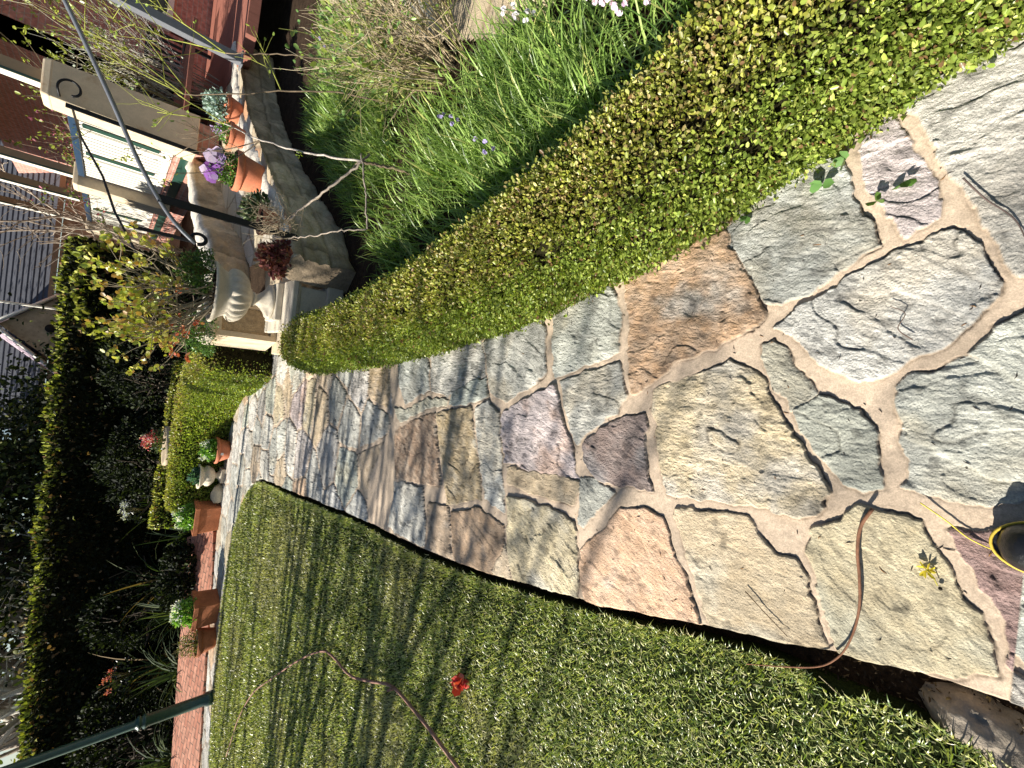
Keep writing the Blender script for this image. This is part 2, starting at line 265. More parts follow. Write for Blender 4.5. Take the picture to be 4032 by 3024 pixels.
# path surface: a ruled height field between the lawn edge and the hedge side
ROW = [((-.55, -.5), (1.45, -.5)), ((-.60, .02), (1.20, .02)), ((-.73, .54), (.95, .54)), ((-.86, 1.04), (.72, 1.04)), ((-1.05, 2.04), (.42, 2.04)), ((-1.17, 3.28), (.35, 3.28)),
       ((-1.38, 4.9), (.36, 4.6)), ((-1.46, 5.6), (.12, 5.55)), ((-1.55, 6.1), (-.05, 6.5)), ((-1.85, 6.62), (-.35, 7.6)), ((-2.5, 7.1), (-1.3, 8.15)), ((-3.1, 7.25), (-2.4, 8.2)), ((-3.68, 7.34), (-3.4, 8.1)), ((-4.78, 7.36), (-4.7, 7.9)), ((-5.9, 7.12), (-6.0, 7.62)), ((-7.6, 6.6), (-7.8, 7.15))]
STONES=[
 ('white',[0.850,0.162,0.787,0.126,0.698,0.089,0.591,0.026,0.523,0.003,0.440,-0.041,0.376,-0.064,0.323,-0.138,1.021,-0.118,0.986,-0.033,0.959,0.044,0.907,0.122]),
 ('purple',[0.731,0.243,0.775,0.250,0.841,0.216,0.837,0.192,0.783,0.169,0.705,0.127,0.648,0.099,0.579,0.070,0.538,0.077,0.522,0.113,0.504,0.147,0.564,0.174,0.644,0.212,0.685,0.231]),
 ('grey',[0.782,0.374,0.753,0.299,0.715,0.279,0.657,0.261,0.582,0.234,0.541,0.207,0.487,0.193,0.458,0.240,0.411,0.287,0.367,0.337,0.338,0.401,0.341,0.448,0.410,0.491,0.482,0.532,0.523,0.559,0.606,0.602,0.663,0.572,0.729,0.468]),
 ('grey',[0.265,0.421,0.309,0.365,0.412,0.237,0.464,0.147,0.497,0.062,0.493,0.041,0.442,0.007,0.365,-0.035,0.329,-0.041,0.280,-0.009,0.218,0.034,0.156,0.119,0.114,0.171,0.109,0.194,0.133,0.238,0.174,0.307,0.212,0.348,0.245,0.384]),
 ('grey',[0.100,0.121,0.124,0.100,0.142,0.066,0.165,0.033,0.172,0.001,0.158,-0.034,0.116,-0.083,0.081,-0.125,-0.093,-0.109,-0.095,-0.057,-0.085,-0.033,-0.067,0.004,-0.042,0.044,-0.035,0.080,-0.013,0.103,0.026,0.109]),
 ('grey',[-0.018,0.102,-0.040,0.082,-0.047,0.044,-0.072,0.004,-0.090,-0.033,-0.101,-0.058,-0.099,-0.110,-0.141,-0.112,-0.154,-0.062,-0.169,-0.003,-0.165,0.054,-0.153,0.096,-0.117,0.086,-0.083,0.087]),
 ('grey',[0.182,-0.005,0.226,-0.030,0.259,-0.041,0.282,-0.080,0.313,-0.130,0.069,-0.146,0.118,-0.086,0.162,-0.037]),
 ('grey',[0.211,0.449,0.221,0.426,0.172,0.372,0.110,0.322,0.068,0.292,0.011,0.354,0.085,0.404,0.164,0.447]),
 ('grey',[0.008,0.346,0.059,0.286,0.047,0.221,0.021,0.194,-0.015,0.155,-0.071,0.143,-0.169,0.127,-0.191,0.167,-0.174,0.216,-0.118,0.261,-0.081,0.296,-0.022,0.334]),
 ('yellow',[0.020,0.811,0.063,0.740,0.113,0.628,0.151,0.540,0.134,0.477,0.098,0.433,0.025,0.398,-0.076,0.336,-0.135,0.300,-0.125,0.308,-0.153,0.274,-0.210,0.240,-0.279,0.273,-0.298,0.306,-0.296,0.357,-0.289,0.385,-0.311,0.525,-0.332,0.652,-0.338,0.718,-0.235,0.749,-0.099,0.785]),
 ('orange',[0.013,0.893,0.140,0.920,0.327,0.949,0.480,0.978,0.568,0.812,0.596,0.609,0.497,0.557,0.429,0.511,0.350,0.473,0.290,0.454,0.268,0.468,0.243,0.532,0.199,0.595,0.151,0.713,0.093,0.778,0.022,0.866]),
 ('grey',[0.053,1.304,0.207,1.340,0.329,1.347,0.342,1.314,0.427,1.151,0.451,1.071,0.423,1.020,0.347,0.987,0.248,0.987,0.182,0.971,0.154,1.034,0.124,1.120,0.091,1.214,0.059,1.266]),
 ('grey',[0.030,1.262,0.090,1.107,0.139,0.977,0.091,0.949,-0.004,0.923,-0.073,0.959,-0.163,1.075,-0.230,1.144,-0.178,1.177,-0.076,1.223]),
 ('purple',[-0.155,1.627,-0.097,1.551,-0.035,1.414,0.020,1.299,-0.045,1.270,-0.150,1.227,-0.234,1.170,-0.341,1.138,-0.367,1.099,-0.378,1.178,-0.402,1.382,-0.396,1.577,-0.288,1.619,-0.198,1.639]),
 ('dark',[-0.222,1.101,-0.149,1.027,-0.088,0.927,-0.063,0.831,-0.099,0.817,-0.185,0.817,-0.302,0.790,-0.346,0.772,-0.347,0.825,-0.355,0.909,-0.350,1.026,-0.301,1.082]),
 ('grey',[0.214,1.846,0.274,1.695,0.296,1.564,0.331,1.414,0.238,1.390,0.137,1.386,0.076,1.367,0.019,1.422,-0.027,1.504,-0.104,1.623,-0.076,1.678,-0.056,1.747,0.046,1.784]),
 ('white',[-0.096,2.317,0.140,2.372,0.184,2.148,0.223,1.876,0.097,1.827,0.036,1.816,-0.041,2.010,-0.115,2.144]),
 ('white',[0.016,2.780,0.108,2.765,0.139,2.410,-0.098,2.345,-0.153,2.492,-0.216,2.628,-0.108,2.730]),
 ('grey',[-0.156,2.111,-0.096,2.097,-0.018,1.937,0.019,1.800,-0.075,1.764,-0.134,1.903,-0.168,2.084]),
 ('grey',[-0.254,2.620,-0.146,2.355,-0.135,2.140,-0.169,2.143,-0.204,2.324,-0.290,2.548,-0.350,2.667,-0.260,2.767]),
 ('rust',[-0.415,2.722,-0.305,2.502,-0.227,2.255,-0.432,2.189,-0.652,2.113,-0.693,2.363,-0.724,2.655,-0.528,2.720]),
 ('ochre',[-0.229,2.228,-0.156,1.899,-0.282,1.855,-0.449,1.791,-0.633,1.735,-0.740,2.029,-0.608,2.090,-0.428,2.163]),
 ('grey',[-0.157,1.862,-0.101,1.753,-0.160,1.664,-0.291,1.637,-0.564,1.557,-0.650,1.543,-0.640,1.638,-0.621,1.707,-0.445,1.771,-0.278,1.830]),
 ('beige',[-0.423,1.549,-0.410,1.381,-0.385,1.177,-0.387,1.092,-0.428,1.091,-0.493,1.126,-0.500,1.285,-0.503,1.444,-0.510,1.535]),
 ('grey',[-0.362,1.092,-0.359,1.025,-0.385,0.929,-0.446,0.974,-0.575,1.059,-0.561,1.082]),
 ('orange2',[-0.444,0.890,-0.418,0.799,-0.427,0.721,-0.477,0.688,-0.559,0.652,-0.631,0.601,-0.696,0.561,-0.739,0.549,-0.773,0.629,-0.802,0.716,-0.821,0.813,-0.859,1.011,-0.788,1.046,-0.672,1.061,-0.576,0.987]),
 ('beige',[-0.383,0.676,-0.358,0.549,-0.338,0.440,-0.366,0.409,-0.390,0.399,-0.423,0.357,-0.418,0.309,-0.448,0.285,-0.500,0.259,-0.560,0.240,-0.600,0.232,-0.638,0.206,-0.683,0.291,-0.707,0.375,-0.721,0.436,-0.726,0.511,-0.678,0.539,-0.585,0.590,-0.470,0.640]),
 ('beige',[-0.332,0.271,-0.302,0.245,-0.270,0.203,-0.230,0.169,-0.227,0.137,-0.227,0.086,-0.236,0.053,-0.267,0.031,-0.314,0.012,-0.380,-0.022,-0.426,-0.057,-0.481,-0.088,-0.536,-0.097,-0.579,-0.033,-0.598,0.017,-0.632,0.113,-0.638,0.177,-0.616,0.193,-0.517,0.227,-0.408,0.264,-0.382,0.280]),
 ('mauve',[-0.241,-0.008,-0.227,-0.043,-0.213,-0.117,-0.523,-0.159,-0.514,-0.125,-0.461,-0.116,-0.396,-0.089,-0.357,-0.062,-0.307,-0.035]),
 ('yellow',[-0.566,1.528,-0.553,1.420,-0.541,1.217,-0.564,1.107,-0.744,1.064,-0.862,1.055,-0.926,1.275,-0.964,1.464,-0.938,1.435,-0.848,1.478]),
 ('orange2',[-0.770,1.976,-0.685,1.732,-0.722,1.533,-0.799,1.521,-0.962,1.607,-0.978,1.505,-1.009,1.705,-1.031,1.913,-0.882,1.948]),
 ('white',[-0.766,2.659,-0.721,2.429,-0.721,2.301,-0.972,2.223,-1.062,2.224,-1.089,2.566,-1.077,2.684,-0.889,2.655]),
 ('beige',[-0.791,2.221,-0.754,2.020,-0.872,1.974,-1.026,1.938,-1.046,2.136,-1.041,2.191,-0.869,2.215]),
 ('beige',[-0.969,1.593,-0.803,1.508,-0.850,1.483,-0.952,1.450,-0.974,1.493]),
]
SCOL = {'grey': (.46, .455, .40), 'white': (.54, .52, .46), 'beige': (.52, .46, .355), 'purple': (.48, .425, .40), 'dark': (.33, .285, .275), 'orange': (.48, .42, .355), 'orange2': (.52, .44, .33), 'yellow': (.51, .475, .385), 'rust': (.52, .46, .38), 'ochre': (.48, .45, .38), 'mauve': (.36, .29, .27)}
STAIN = {'orange': (.50, .26, .10), 'orange2': (.52, .33, .17), 'rust': (.33, .17, .085), 'ochre': (.43, .28, .10), 'yellow': (.54, .43, .23), 'beige': (.46, .34, .20), 'purple': (.50, .34, .24), 'mauve': (.30, .18, .15), 'grey': (.42, .37, .27), 'white': (.36, .33, .28), 'dark': (.34, .22, .18)}
def path_grid():
    s = [0.0]                                   # station along the path, finer where it is near
    Lr = np.array([((a[0] + b[0]) / 2, (a[1] + b[1]) / 2) for a, b in ROW]); d = np.r_[0, np.cumsum(np.linalg.norm(np.diff(Lr, axis=0), axis=1))]
    while s[-1] < d[-1]:
        y = np.interp(s[-1], d, Lr[:, 1]); x = np.interp(s[-1], d, Lr[:, 0])
        r = math.hypot(x, max(y, 0)); s.append(s[-1] + .0029 * (1 + (r / 1.25) ** 2 * .55 if r < 5.5 else 7))
    s = np.clip(np.array(s), 0, d[-1]) / d[-1]
    A = smooth_poly([a for a, b in ROW], 2000); B = smooth_poly([b for a, b in ROW], 2000)
    # stations measured on the mid line; map through row index so both sides stay paired
    ka = np.interp(s * d[-1], d, np.arange(len(ROW)))
    def side(P):
        P = np.array(P, float); m = np.gradient(P, axis=0); k = np.clip(ka.astype(int), 0, len(P) - 2); u = (ka - k)[:, None]
        return (2 * u**3 - 3 * u**2 + 1) * P[k] + (u**3 - 2 * u**2 + u) * m[k] + (-2 * u**3 + 3 * u**2) * P[k + 1] + (u**3 - u**2) * m[k + 1]
    A = side([a for a, b in ROW]); B = side([b for a, b in ROW])
    nt_ = 560; t = np.linspace(0, 1, nt_)
    return A[:, None] * (1 - t)[None, :, None] + B[:, None] * t[None, :, None]
G = path_grid(); gs, gt, _ = G.shape
X = G[..., 0].ravel(); Y = G[..., 1].ravel()
# ragged edges: warp the lookup position, not the vertices
wx = X + (fbm(X * 22, Y * 22, 3, 4) - .5) * .034; wy = Y + (fbm(X * 22 + 50, Y * 22, 9, 4) - .5) * .034
D = np.full(X.shape, -.03); ID = np.full(X.shape, -1)
kinds = []
def polyd(px, py, poly):
    n = len(poly); ins = np.zeros(px.shape, bool); d2 = np.full(px.shape, 1e9)
    for i in range(n):
        x0, y0 = poly[i]; x1, y1 = poly[(i + 1) % n]
        c = ((y0 > py) != (y1 > py)) & (px < (x1 - x0) * (py - y0) / (y1 - y0 + 1e-12) + x0); ins ^= c
        dx, dy = x1 - x0, y1 - y0; t = np.clip(((px - x0) * dx + (py - y0) * dy) / (dx * dx + dy * dy + 1e-12), 0, 1)
        d2 = np.minimum(d2, (px - x0 - t * dx)**2 + (py - y0 - t * dy)**2)
    return np.where(ins, np.sqrt(d2), -np.sqrt(d2))
for c, fl in STONES:
    poly = [(fl[i], fl[i + 1]) for i in range(0, len(fl), 2)]
    xs = fl[0::2]; ys = fl[1::2]
    k = np.where((wx > min(xs) - .05) & (wx < max(xs) + .05) & (wy > min(ys) - .05) & (wy < max(ys) + .05))[0]
    dd = polyd(wx[k], wy[k], poly) + .004; up = dd > D[k]
    D[k[up]] = dd[up]; ID[k[(dd > D[k] - 1e-9) & (dd > -.03)]] = len(kinds); kinds.append(c)
# beyond the traced stones: crazy paving from irregular cells
far = Y > 2.93 + .12 * np.sin(X * 5); lo = (~far) & ((X < -9) | (Y < -.12))
pts = []
yy = 2.7
while yy < 9:
    for xx in np.arange(-8.4, .9, .46): pts.append((xx + random.uniform(-.17, .17) + (.2 if int(yy * 3) % 2 else 0), yy + random.uniform(-.12, .12)))
    yy += .36
for xx in np.arange(-.9, 1.6, .5):
    for y0 in (-.9, -.45): pts.append((xx + random.uniform(-.15, .15), y0 + random.uniform(-.1, .1)))
pts = np.array(pts); wgt = rng.uniform(.8, 1.2, len(pts))
k = np.where(far | lo)[0]
for c0 in range(0, len(k), 20000):
    kk = k[c0:c0 + 20000]; r = np.hypot(wx[kk, None] - pts[None, :, 0], (wy[kk, None] - pts[None, :, 1]) * 1.15)
    o = np.argpartition(r, 2, axis=1)[:, :2]; ra = np.take_along_axis(r, o, 1); sw = ra[:, 0] > ra[:, 1]
    i0 = np.where(sw, o[:, 1], o[:, 0]); d0 = ra.min(1); d1 = ra.max(1)
    D[kk] = (d1 - d0) * .5 - .010 - .004 * (i0 % 3); ID[kk] = 100 + i0
fk = rng.choice(['grey', 'white', 'beige', 'purple', 'yellow', 'orange2', 'ochre'], 3000, p=[.26, .36, .17, .07, .06, .04, .04])
# height
thick = {}; Z = np.zeros(X.shape); SM = np.full(X.shape, .16); Cc = np.zeros((len(X), 3))
mort = np.array([.50, .395, .29])
mz = (fbm(X * 9, Y * 9, 40, 3) - .5) * .008 + (fbm(X * 60, Y * 60, 44, 3) - .5) * .0016
Z[:] = mz - .004; Cc[:] = mort * (1 + (fbm(X * 5, Y * 5, 21, 4)[:, None] - .5) * .35)
dirt = sst(.016, -.002, D) * sst(-.02, -.004, D); Cc *= (1 - .22 * dirt[:, None] * (fbm(X * 20, Y * 20, 5, 2)[:, None]))
for u in np.unique(ID[ID >= 0]):
    k = np.where((ID == u) & (D > -.012))[0]
    if len(k) < 4: continue
    h = np.random.default_rng(int(u) + 5); kd = kinds[u] if u < 100 else fk[u]
    x, y = X[k], Y[k]; cx, cy = x.mean(), y.mean(); a = h.uniform(-.5, .5) + 1.25; ca, sa = math.cos(a), math.sin(a)
    p = (x - cx) * ca + (y - cy) * sa; q = -(x - cx) * sa + (y - cy) * ca
    th = h.uniform(.004, .0085); tx, ty = h.normal(0, .008, 2)
    r1 = fbm(p * 16, q * 42, int(u) * 3, 5) - .5; r0 = fbm(p * 3.1, q * 5.2, int(u) * 7 + 1, 3)
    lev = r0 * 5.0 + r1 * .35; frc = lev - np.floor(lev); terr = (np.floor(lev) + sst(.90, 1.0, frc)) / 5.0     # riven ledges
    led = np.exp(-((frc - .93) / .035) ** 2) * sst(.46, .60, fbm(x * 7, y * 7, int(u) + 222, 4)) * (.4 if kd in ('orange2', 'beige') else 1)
    r2 = fbm(p * 80, q * 170, int(u) + 900, 3) - .5
    smooth = .5 if kd in ('orange2', 'beige') else 1.0
    hh = th + tx * (x - cx) + ty * (y - cy) + smooth * (r1 * .008 + (terr - .5) * .018 + r2 * .0055 - led * .003)
    e = sst(-.0012, .0016, D[k]); lee = np.clip((x - cx) * .8 - (y - cy) * .6, -.05, .05) / .05; crk_shade = np.exp(-((D[k] + .0028) / .0022) ** 2) * (.35 + .65 * sst(-.2, .8, lee)) * sst(.30, .5, fbm(x * 11, y * 11, int(u) + 61, 3)); Z[k] = Z[k] * (1 - e) + hh * e - .005 * crk_shade - .0015 * sst(.02, .0, D[k]) * e  # crack groove, plus edge shade on its sunless side put into the colour
    b = np.array(SCOL[kd]); s2 = np.array(STAIN[kd]); n1 = fbm(x * 5.5, y * 5.5, int(u) + 70, 5); n2 = fbm(p * 26, q * 60, int(u) + 30, 4)
    amt = {'orange': .60, 'orange2': .70, 'rust': .7, 'ochre': .65, 'mauve': .6, 'yellow': .5, 'beige': .55}.get(kd, .30)
    if kd == 'orange': n1 = n1 + np.clip((cx - x) * .35 - (y - cy) * .35, -.2, .2)
    m_ = sst(1 - amt, 1 - amt + .22, n1 + .22)[:, None]
    mm = .8 * m_ * (.45 + .5 * fbm(x * 30, y * 30, int(u) + 15, 3)[:, None]); cc = b * (1 - mm) + s2 * mm
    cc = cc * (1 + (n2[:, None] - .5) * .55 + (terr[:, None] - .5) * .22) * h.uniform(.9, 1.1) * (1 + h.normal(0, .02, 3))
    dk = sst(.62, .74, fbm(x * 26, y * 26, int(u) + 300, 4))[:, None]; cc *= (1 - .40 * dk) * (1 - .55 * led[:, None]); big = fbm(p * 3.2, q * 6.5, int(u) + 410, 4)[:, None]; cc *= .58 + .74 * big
    Cc[k] = (Cc[k] * (1 - e[:, None]) + cc * e[:, None]) * (1 - .75 * crk_shade[:, None]); SM[k] = np.maximum(SM[k], e * (.7 if kd in ('orange2', 'beige') else 1.0))
def path_z(): return Z
mb = MB(); V = np.stack([X, Y, Z], 1)
ii = (np.arange(gs - 1)[:, None] * gt + np.arange(gt - 1)[None, :]).ravel()
F = np.stack([ii, ii + 1, ii + gt + 1, ii + gt], 1)
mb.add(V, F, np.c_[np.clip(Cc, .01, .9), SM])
# stone edge face along the lawn and the far side
for e_, sgn in ((0, -1), (gt - 1, 1)):
    e = np.arange(gs) * gt + e_; n_ = len(e); T = np.gradient(V[e], axis=0)
    nn = nrm(np.stack([-T[:, 1], T[:, 0], 0 * T[:, 0]], 1)) * (1 if e_ == 0 else -1)
    jag = (fbm(V[e][:, 0] * 9, V[e][:, 1] * 9, 77, 4) - .45)[:, None]
    rows_ = [V[e], V[e] + nn * (.006 + .03 * jag) - [0, 0, .012], V[e] + nn * (.012 + .035 * jag) - [0, 0, .05], V[e] + nn * (.0 + .03 * jag) - [0, 0, .10]]
    W_ = np.stack(rows_, 1).reshape(-1, 3); q = (np.arange(n_ - 1)[:, None] * 4 + np.arange(3)[None]).ravel()
    f_ = np.stack([q, q + 4, q + 5, q + 1], 1)
    cc_ = np.repeat(Cc[e], 4, axis=0).clip(.01, .9)
    mb.add(W_, f_ if e_ else f_[:, ::-1], cc_)
po = mb.build('path', M['stone']); tag(po, 'crazy paved sandstone garden path', 'path', kind='structure')
del V, F, W_

# ------------------------------------------------------------------ lawn
ed = smooth_poly(INNER, 240); T = np.gradient(ed, axis=0); nn = nrm(np.stack([-T[:, 1], T[:, 0]], 1))
gap = .035 + .03 * fbm(ed[:, 0] * 3, ed[:, 1] * 3, 8, 3) + .012 * (fbm(ed[:, 0] * 30, ed[:, 1] * 30, 4, 2) - .5)
gap = gap + np.where(ed[:, 1] < .35, (.35 - ed[:, 1]) * .22, 0)
lawn_edge = ed + nn * gap[:, None]
keep = lawn_edge[:, 1] > -.49
def lawn_left_limit(y): return -13.0
def edge_x_at(y):          # x of the lawn's boundary for y < 6.4
    k = np.arange(0, 200); e = lawn_edge[(ed[:, 1] < 6.0) & (ed[:, 0] > -1.6)]; return np.interp(y, e[:, 1], e[:, 0])
def in_lawn(x, y):
    a = x < edge_x_at(y)
    e = lawn_edge[ed[:, 0] < -1.5]; yt = np.interp(-x, -e[:, 0], e[:, 1])
    far_ = np.where(x < -1.5, y < yt, y < 6.0)
    # the bare mulch pocket beside the camera
    pocket = ((x + .72) * 1.0 + (y - .12) * .55 > 0) & (y < .22) & (x > -.8)
    return a & far_ & ~pocket & (y > -.5)
lp = [tuple(p) for p in lawn_edge[::2]] + [(-9, 6.1), (-12.5, 4.5), (-12.5, -.5)]
# turf as a fine strip mesh: boundary polygon, bumpy top
mb = MB(); n = len(lp)
cen = np.array([(-4.2, 3.0)])
rings = []
L0 = np.array(lp)
for f_, z_ in ((1.0, -.075), (1.0, -.012), (.985, .002), (.9, .0), (.6, .0), (.3, .0), (.02, 0)):
    rings.append(np.c_[cen + (L0 - cen) * f_, np.full(n, z_)])
Vr = np.concatenate(rings); f_ = []
for r_ in range(len(rings) - 1):
    for i in range(n): f_.append((r_ * n + i, r_ * n + (i + 1) % n, (r_ + 1) * n + (i + 1) % n, (r_ + 1) * n + i))
mb.add(Vr, f_, (1, 1, 1)); tag(mb.build('lawn', M['turf']), 'mown lawn turf', 'lawn', kind='structure')
GP = [(.40, .46, .12), (.52, .54, .19), (.24, .31, .07), (.68, .63, .36), (.12, .19, .05)]
mb = MB()
def lawnpatch(n, box, H, W, wts, seg=2):
    x = rng.uniform(box[0], box[1], n); y = rng.uniform(box[2], box[3], n); k = in_lawn(x, y)
    # keep only what the camera can see plus a margin
    k &= (x > -1.25 - .92 * np.maximum(y, 0)) ; x = x[k]; y = y[k]
    pn = fbm(x * 1.6, y * 1.6, 60, 4); c = mixcol(len(x), GP, wts, .2); dry = sst(.46, .62, pn)[:, None] * .6
    c = c * (1 - dry) + np.array([.50, .46, .24]) * dry; c *= (.8 + .45 * fbm(x * 7, y * 7, 99, 3))[:, None]
    blades(mb, np.stack([x, y, np.full(len(x), -.006)], 1), H * rng.uniform(.6, 1.25, len(x)), W * rng.uniform(.7, 1.3, len(x)), c, lean=.80, seg=seg, curl=.5)
lawnpatch(85000, (-2.6, -.55, -.3, 1.2), .034, .0043, [4, 4, 4, 1.5, 3], 3)
lawnpatch(95000, (-3.6, -.8, 1.2, 2.8), .032, .0050, [4, 4, 3, 1.8, 2], 2)
lawnpatch(110000, (-5.6, -1.0, 2.8, 5.0), .032, .0062, [4, 5, 2, 2, 1.5], 2)
lawnpatch(110000, (-8.5, -1.2, 5.0, 7.6), .034, .0095, [4, 5, 2, 2, 1], 1)
# longer tufts overhanging the edge
k = rng.integers(0, 170, 5200); e_ = lawn_edge[k] + rng.normal(0, .008, (5200, 2)) + nn[k] * rng.uniform(0, .05, (5200, 1))
kk = (e_[:, 1] > .2)
e_ = e_[kk]
blades(mb, np.c_[e_, np.full(len(e_), -.01)], .045 * rng.uniform(.5, 1.15, len(e_)), .0032 * (1 + np.maximum(e_[:, 1], 0) * .3), mixcol(len(e_), GP, [4, 3, 4, 2, 3]), lean=.35, seg=2)
tag(mb.build('grass', M['grass']), 'short green lawn grass with pale dry patches', 'grass', kind='stuff')
# ------------------------------------------------------------------ hedges
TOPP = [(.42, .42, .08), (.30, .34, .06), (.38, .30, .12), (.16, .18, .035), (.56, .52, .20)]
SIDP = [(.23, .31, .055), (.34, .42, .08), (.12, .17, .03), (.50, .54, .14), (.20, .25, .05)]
def hedge(name, label, pts, hw, h0, h1, n, size, dirt=0, z0=-.02, endr=.16, topp=TOPP, sidp=SIDP, ex=3.4, rag=.022, core=M['core'], mat_=M['leaf'], grow=None, top0=.82):
    root = empty(name, (pts[0][0], pts[0][1], 0), label, 'hedge')
    L = smooth_poly(pts, 300); d = np.r_[0, np.cumsum(np.linalg.norm(np.diff(L, axis=0), axis=1))]; tot = d[-1]
    T = nrm(np.gradient(L, axis=0)); Rn = np.stack([T[:, 1], -T[:, 0]], 1)
    a = np.linspace(0, PI, 400); px = np.sign(np.cos(a)) * np.abs(np.cos(a)) ** (2 / ex); pz = np.abs(np.sin(a)) ** (2 / ex)
    al = np.r_[0, np.cumsum(np.hypot(np.diff(px) * hw, np.diff(pz) * h0))]
    def surf(s, u, inset=0.0):
        # s: metres along, u: 0..1 round the arch
        aa = np.interp(u, al / al[-1], a); k = np.interp(s, d, np.arange(300)); x = np.interp(k, np.arange(300), L[:, 0]); y = np.interp(k, np.arange(300), L[:, 1])
        rx = np.interp(k, np.arange(300), Rn[:, 0]); ry = np.interp(k, np.arange(300), Rn[:, 1])
        e = np.minimum(np.minimum(s, tot - s) / endr, 1); e = np.sqrt(np.clip(1 - (1 - e) ** 2.6, 0, 1))
        W = (hw * (1 + .10 * (fbm(x * 2.2, y * 2.2, 31, 3) - .5) * 2)) * (.12 + .88 * e) - inset
        H = (h0 + (h1 - h0) * s / tot) * (.72 + .28 * e) * (1 + .05 * (fbm(x * 3 + 9, y * 3, 33, 3) - .5) * 2) - inset
        bul = 1 + .07 * (fbm(s * 5, u * 6, 35, 3) - .5) * 2
        cx = np.sign(np.cos(aa)) * np.abs(np.cos(aa)) ** (2 / ex); cz = np.abs(np.sin(aa)) ** (2 / ex)
        P = np.stack([x + rx * cx * W * bul, y + ry * cx * W * bul, z0 + cz * H * (1 + .02 * (bul - 1))], -1)
        nx = np.sign(np.cos(aa)) * np.abs(np.cos(aa)) ** .8; nz = np.abs(np.sin(aa)) ** .8 * 1.0
        Nn = np.stack([rx * nx, ry * nx, nz], -1)
        return P, nrm(Nn), cz
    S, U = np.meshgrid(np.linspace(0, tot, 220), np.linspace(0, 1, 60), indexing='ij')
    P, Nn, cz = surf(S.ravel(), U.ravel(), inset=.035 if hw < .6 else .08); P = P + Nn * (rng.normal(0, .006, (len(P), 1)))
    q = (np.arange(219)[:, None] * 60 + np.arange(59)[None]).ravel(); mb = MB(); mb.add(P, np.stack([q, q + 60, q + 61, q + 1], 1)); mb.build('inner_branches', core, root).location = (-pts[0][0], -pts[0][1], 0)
    # leaves
    if grow is None: s = rng.uniform(0, tot, n)
    else:
        t_ = rng.uniform(0, 1, n); s = tot * t_ ** grow
    u = rng.uniform(0, 1, n); P, Nn, cz = surf(s, u); hole = fbm(P[:, 0] * 9 + P[:, 2] * 5, P[:, 1] * 9, 51, 3)
    k = hole + rng.uniform(-.12, .12, n) > .24
    P, Nn, cz, s = P[k], Nn[k], cz[k], s[k]; m = len(P)
    depth = np.abs(rng.normal(0, rag, m)); out = rng.uniform(0, 1, m) < .05; depth[out] = -rng.uniform(0, rag * 1.3, out.sum())
    P = P - Nn * depth[:, None]
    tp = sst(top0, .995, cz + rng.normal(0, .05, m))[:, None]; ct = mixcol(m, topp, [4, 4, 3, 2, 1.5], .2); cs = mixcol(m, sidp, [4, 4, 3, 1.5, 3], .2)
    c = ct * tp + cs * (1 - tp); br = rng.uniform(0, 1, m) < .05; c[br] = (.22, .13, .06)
    dist = np.hypot(P[:, 0], P[:, 1]); sz = size * (1 + .10 * np.clip(dist - 1, 0, 8)) * rng.uniform(.65, 1.3, m) if hw < .6 else size * rng.uniform(.6, 1.4, m)
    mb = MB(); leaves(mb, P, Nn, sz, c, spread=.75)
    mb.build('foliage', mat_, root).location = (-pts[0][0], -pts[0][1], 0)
    return root
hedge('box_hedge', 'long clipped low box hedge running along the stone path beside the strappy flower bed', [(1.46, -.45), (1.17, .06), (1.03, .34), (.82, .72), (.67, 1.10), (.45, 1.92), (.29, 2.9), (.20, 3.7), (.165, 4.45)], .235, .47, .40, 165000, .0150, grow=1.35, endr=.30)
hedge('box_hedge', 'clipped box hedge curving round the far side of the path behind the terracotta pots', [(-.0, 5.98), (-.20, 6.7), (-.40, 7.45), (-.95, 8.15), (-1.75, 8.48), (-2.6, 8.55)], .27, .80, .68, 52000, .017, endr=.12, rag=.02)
hedge('low_hedge', 'narrow low clipped hedge in the shade behind the round stone bowl', [(-3.2, 9.55), (-1.6, 9.7), (-.2, 9.6)], .16, .78, .66, 9000, .024, endr=.05)
SHADE_DK = [(.010, .014, .005), (.008, .012, .004), (.014, .019, .006), (.007, .009, .004), (.025, .03, .009)]  # near-black side leaves: the deep shade on the hedge faces put into the colour
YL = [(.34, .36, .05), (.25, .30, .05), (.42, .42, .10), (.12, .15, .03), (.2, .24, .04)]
hedge('tall_hedge', 'tall hedge with shade-coloured dark faces and a yellow top line of shoots closing the back of the garden', [(1.95, 12.1), (0, 12.1), (-4, 12.0), (-10.5, 11.4)], .75, 2.28, 2.05, 60000, .075, topp=YL, sidp=SHADE_DK, ex=8, rag=.05, endr=.3, mat_=M['dleaf'], top0=.975)
hedge('tall_hedge', 'lower hedge step with shade-coloured dark faces and yellow top in front of the taller hedge, beside the veranda', [(1.68, 10.8), (1.2, 10.95), (.05, 11.0)], .5, 1.98, 1.93, 16000, .06, topp=YL, sidp=SHADE_DK, ex=8, rag=.05, endr=.25, mat_=M['dleaf'], top0=.965)

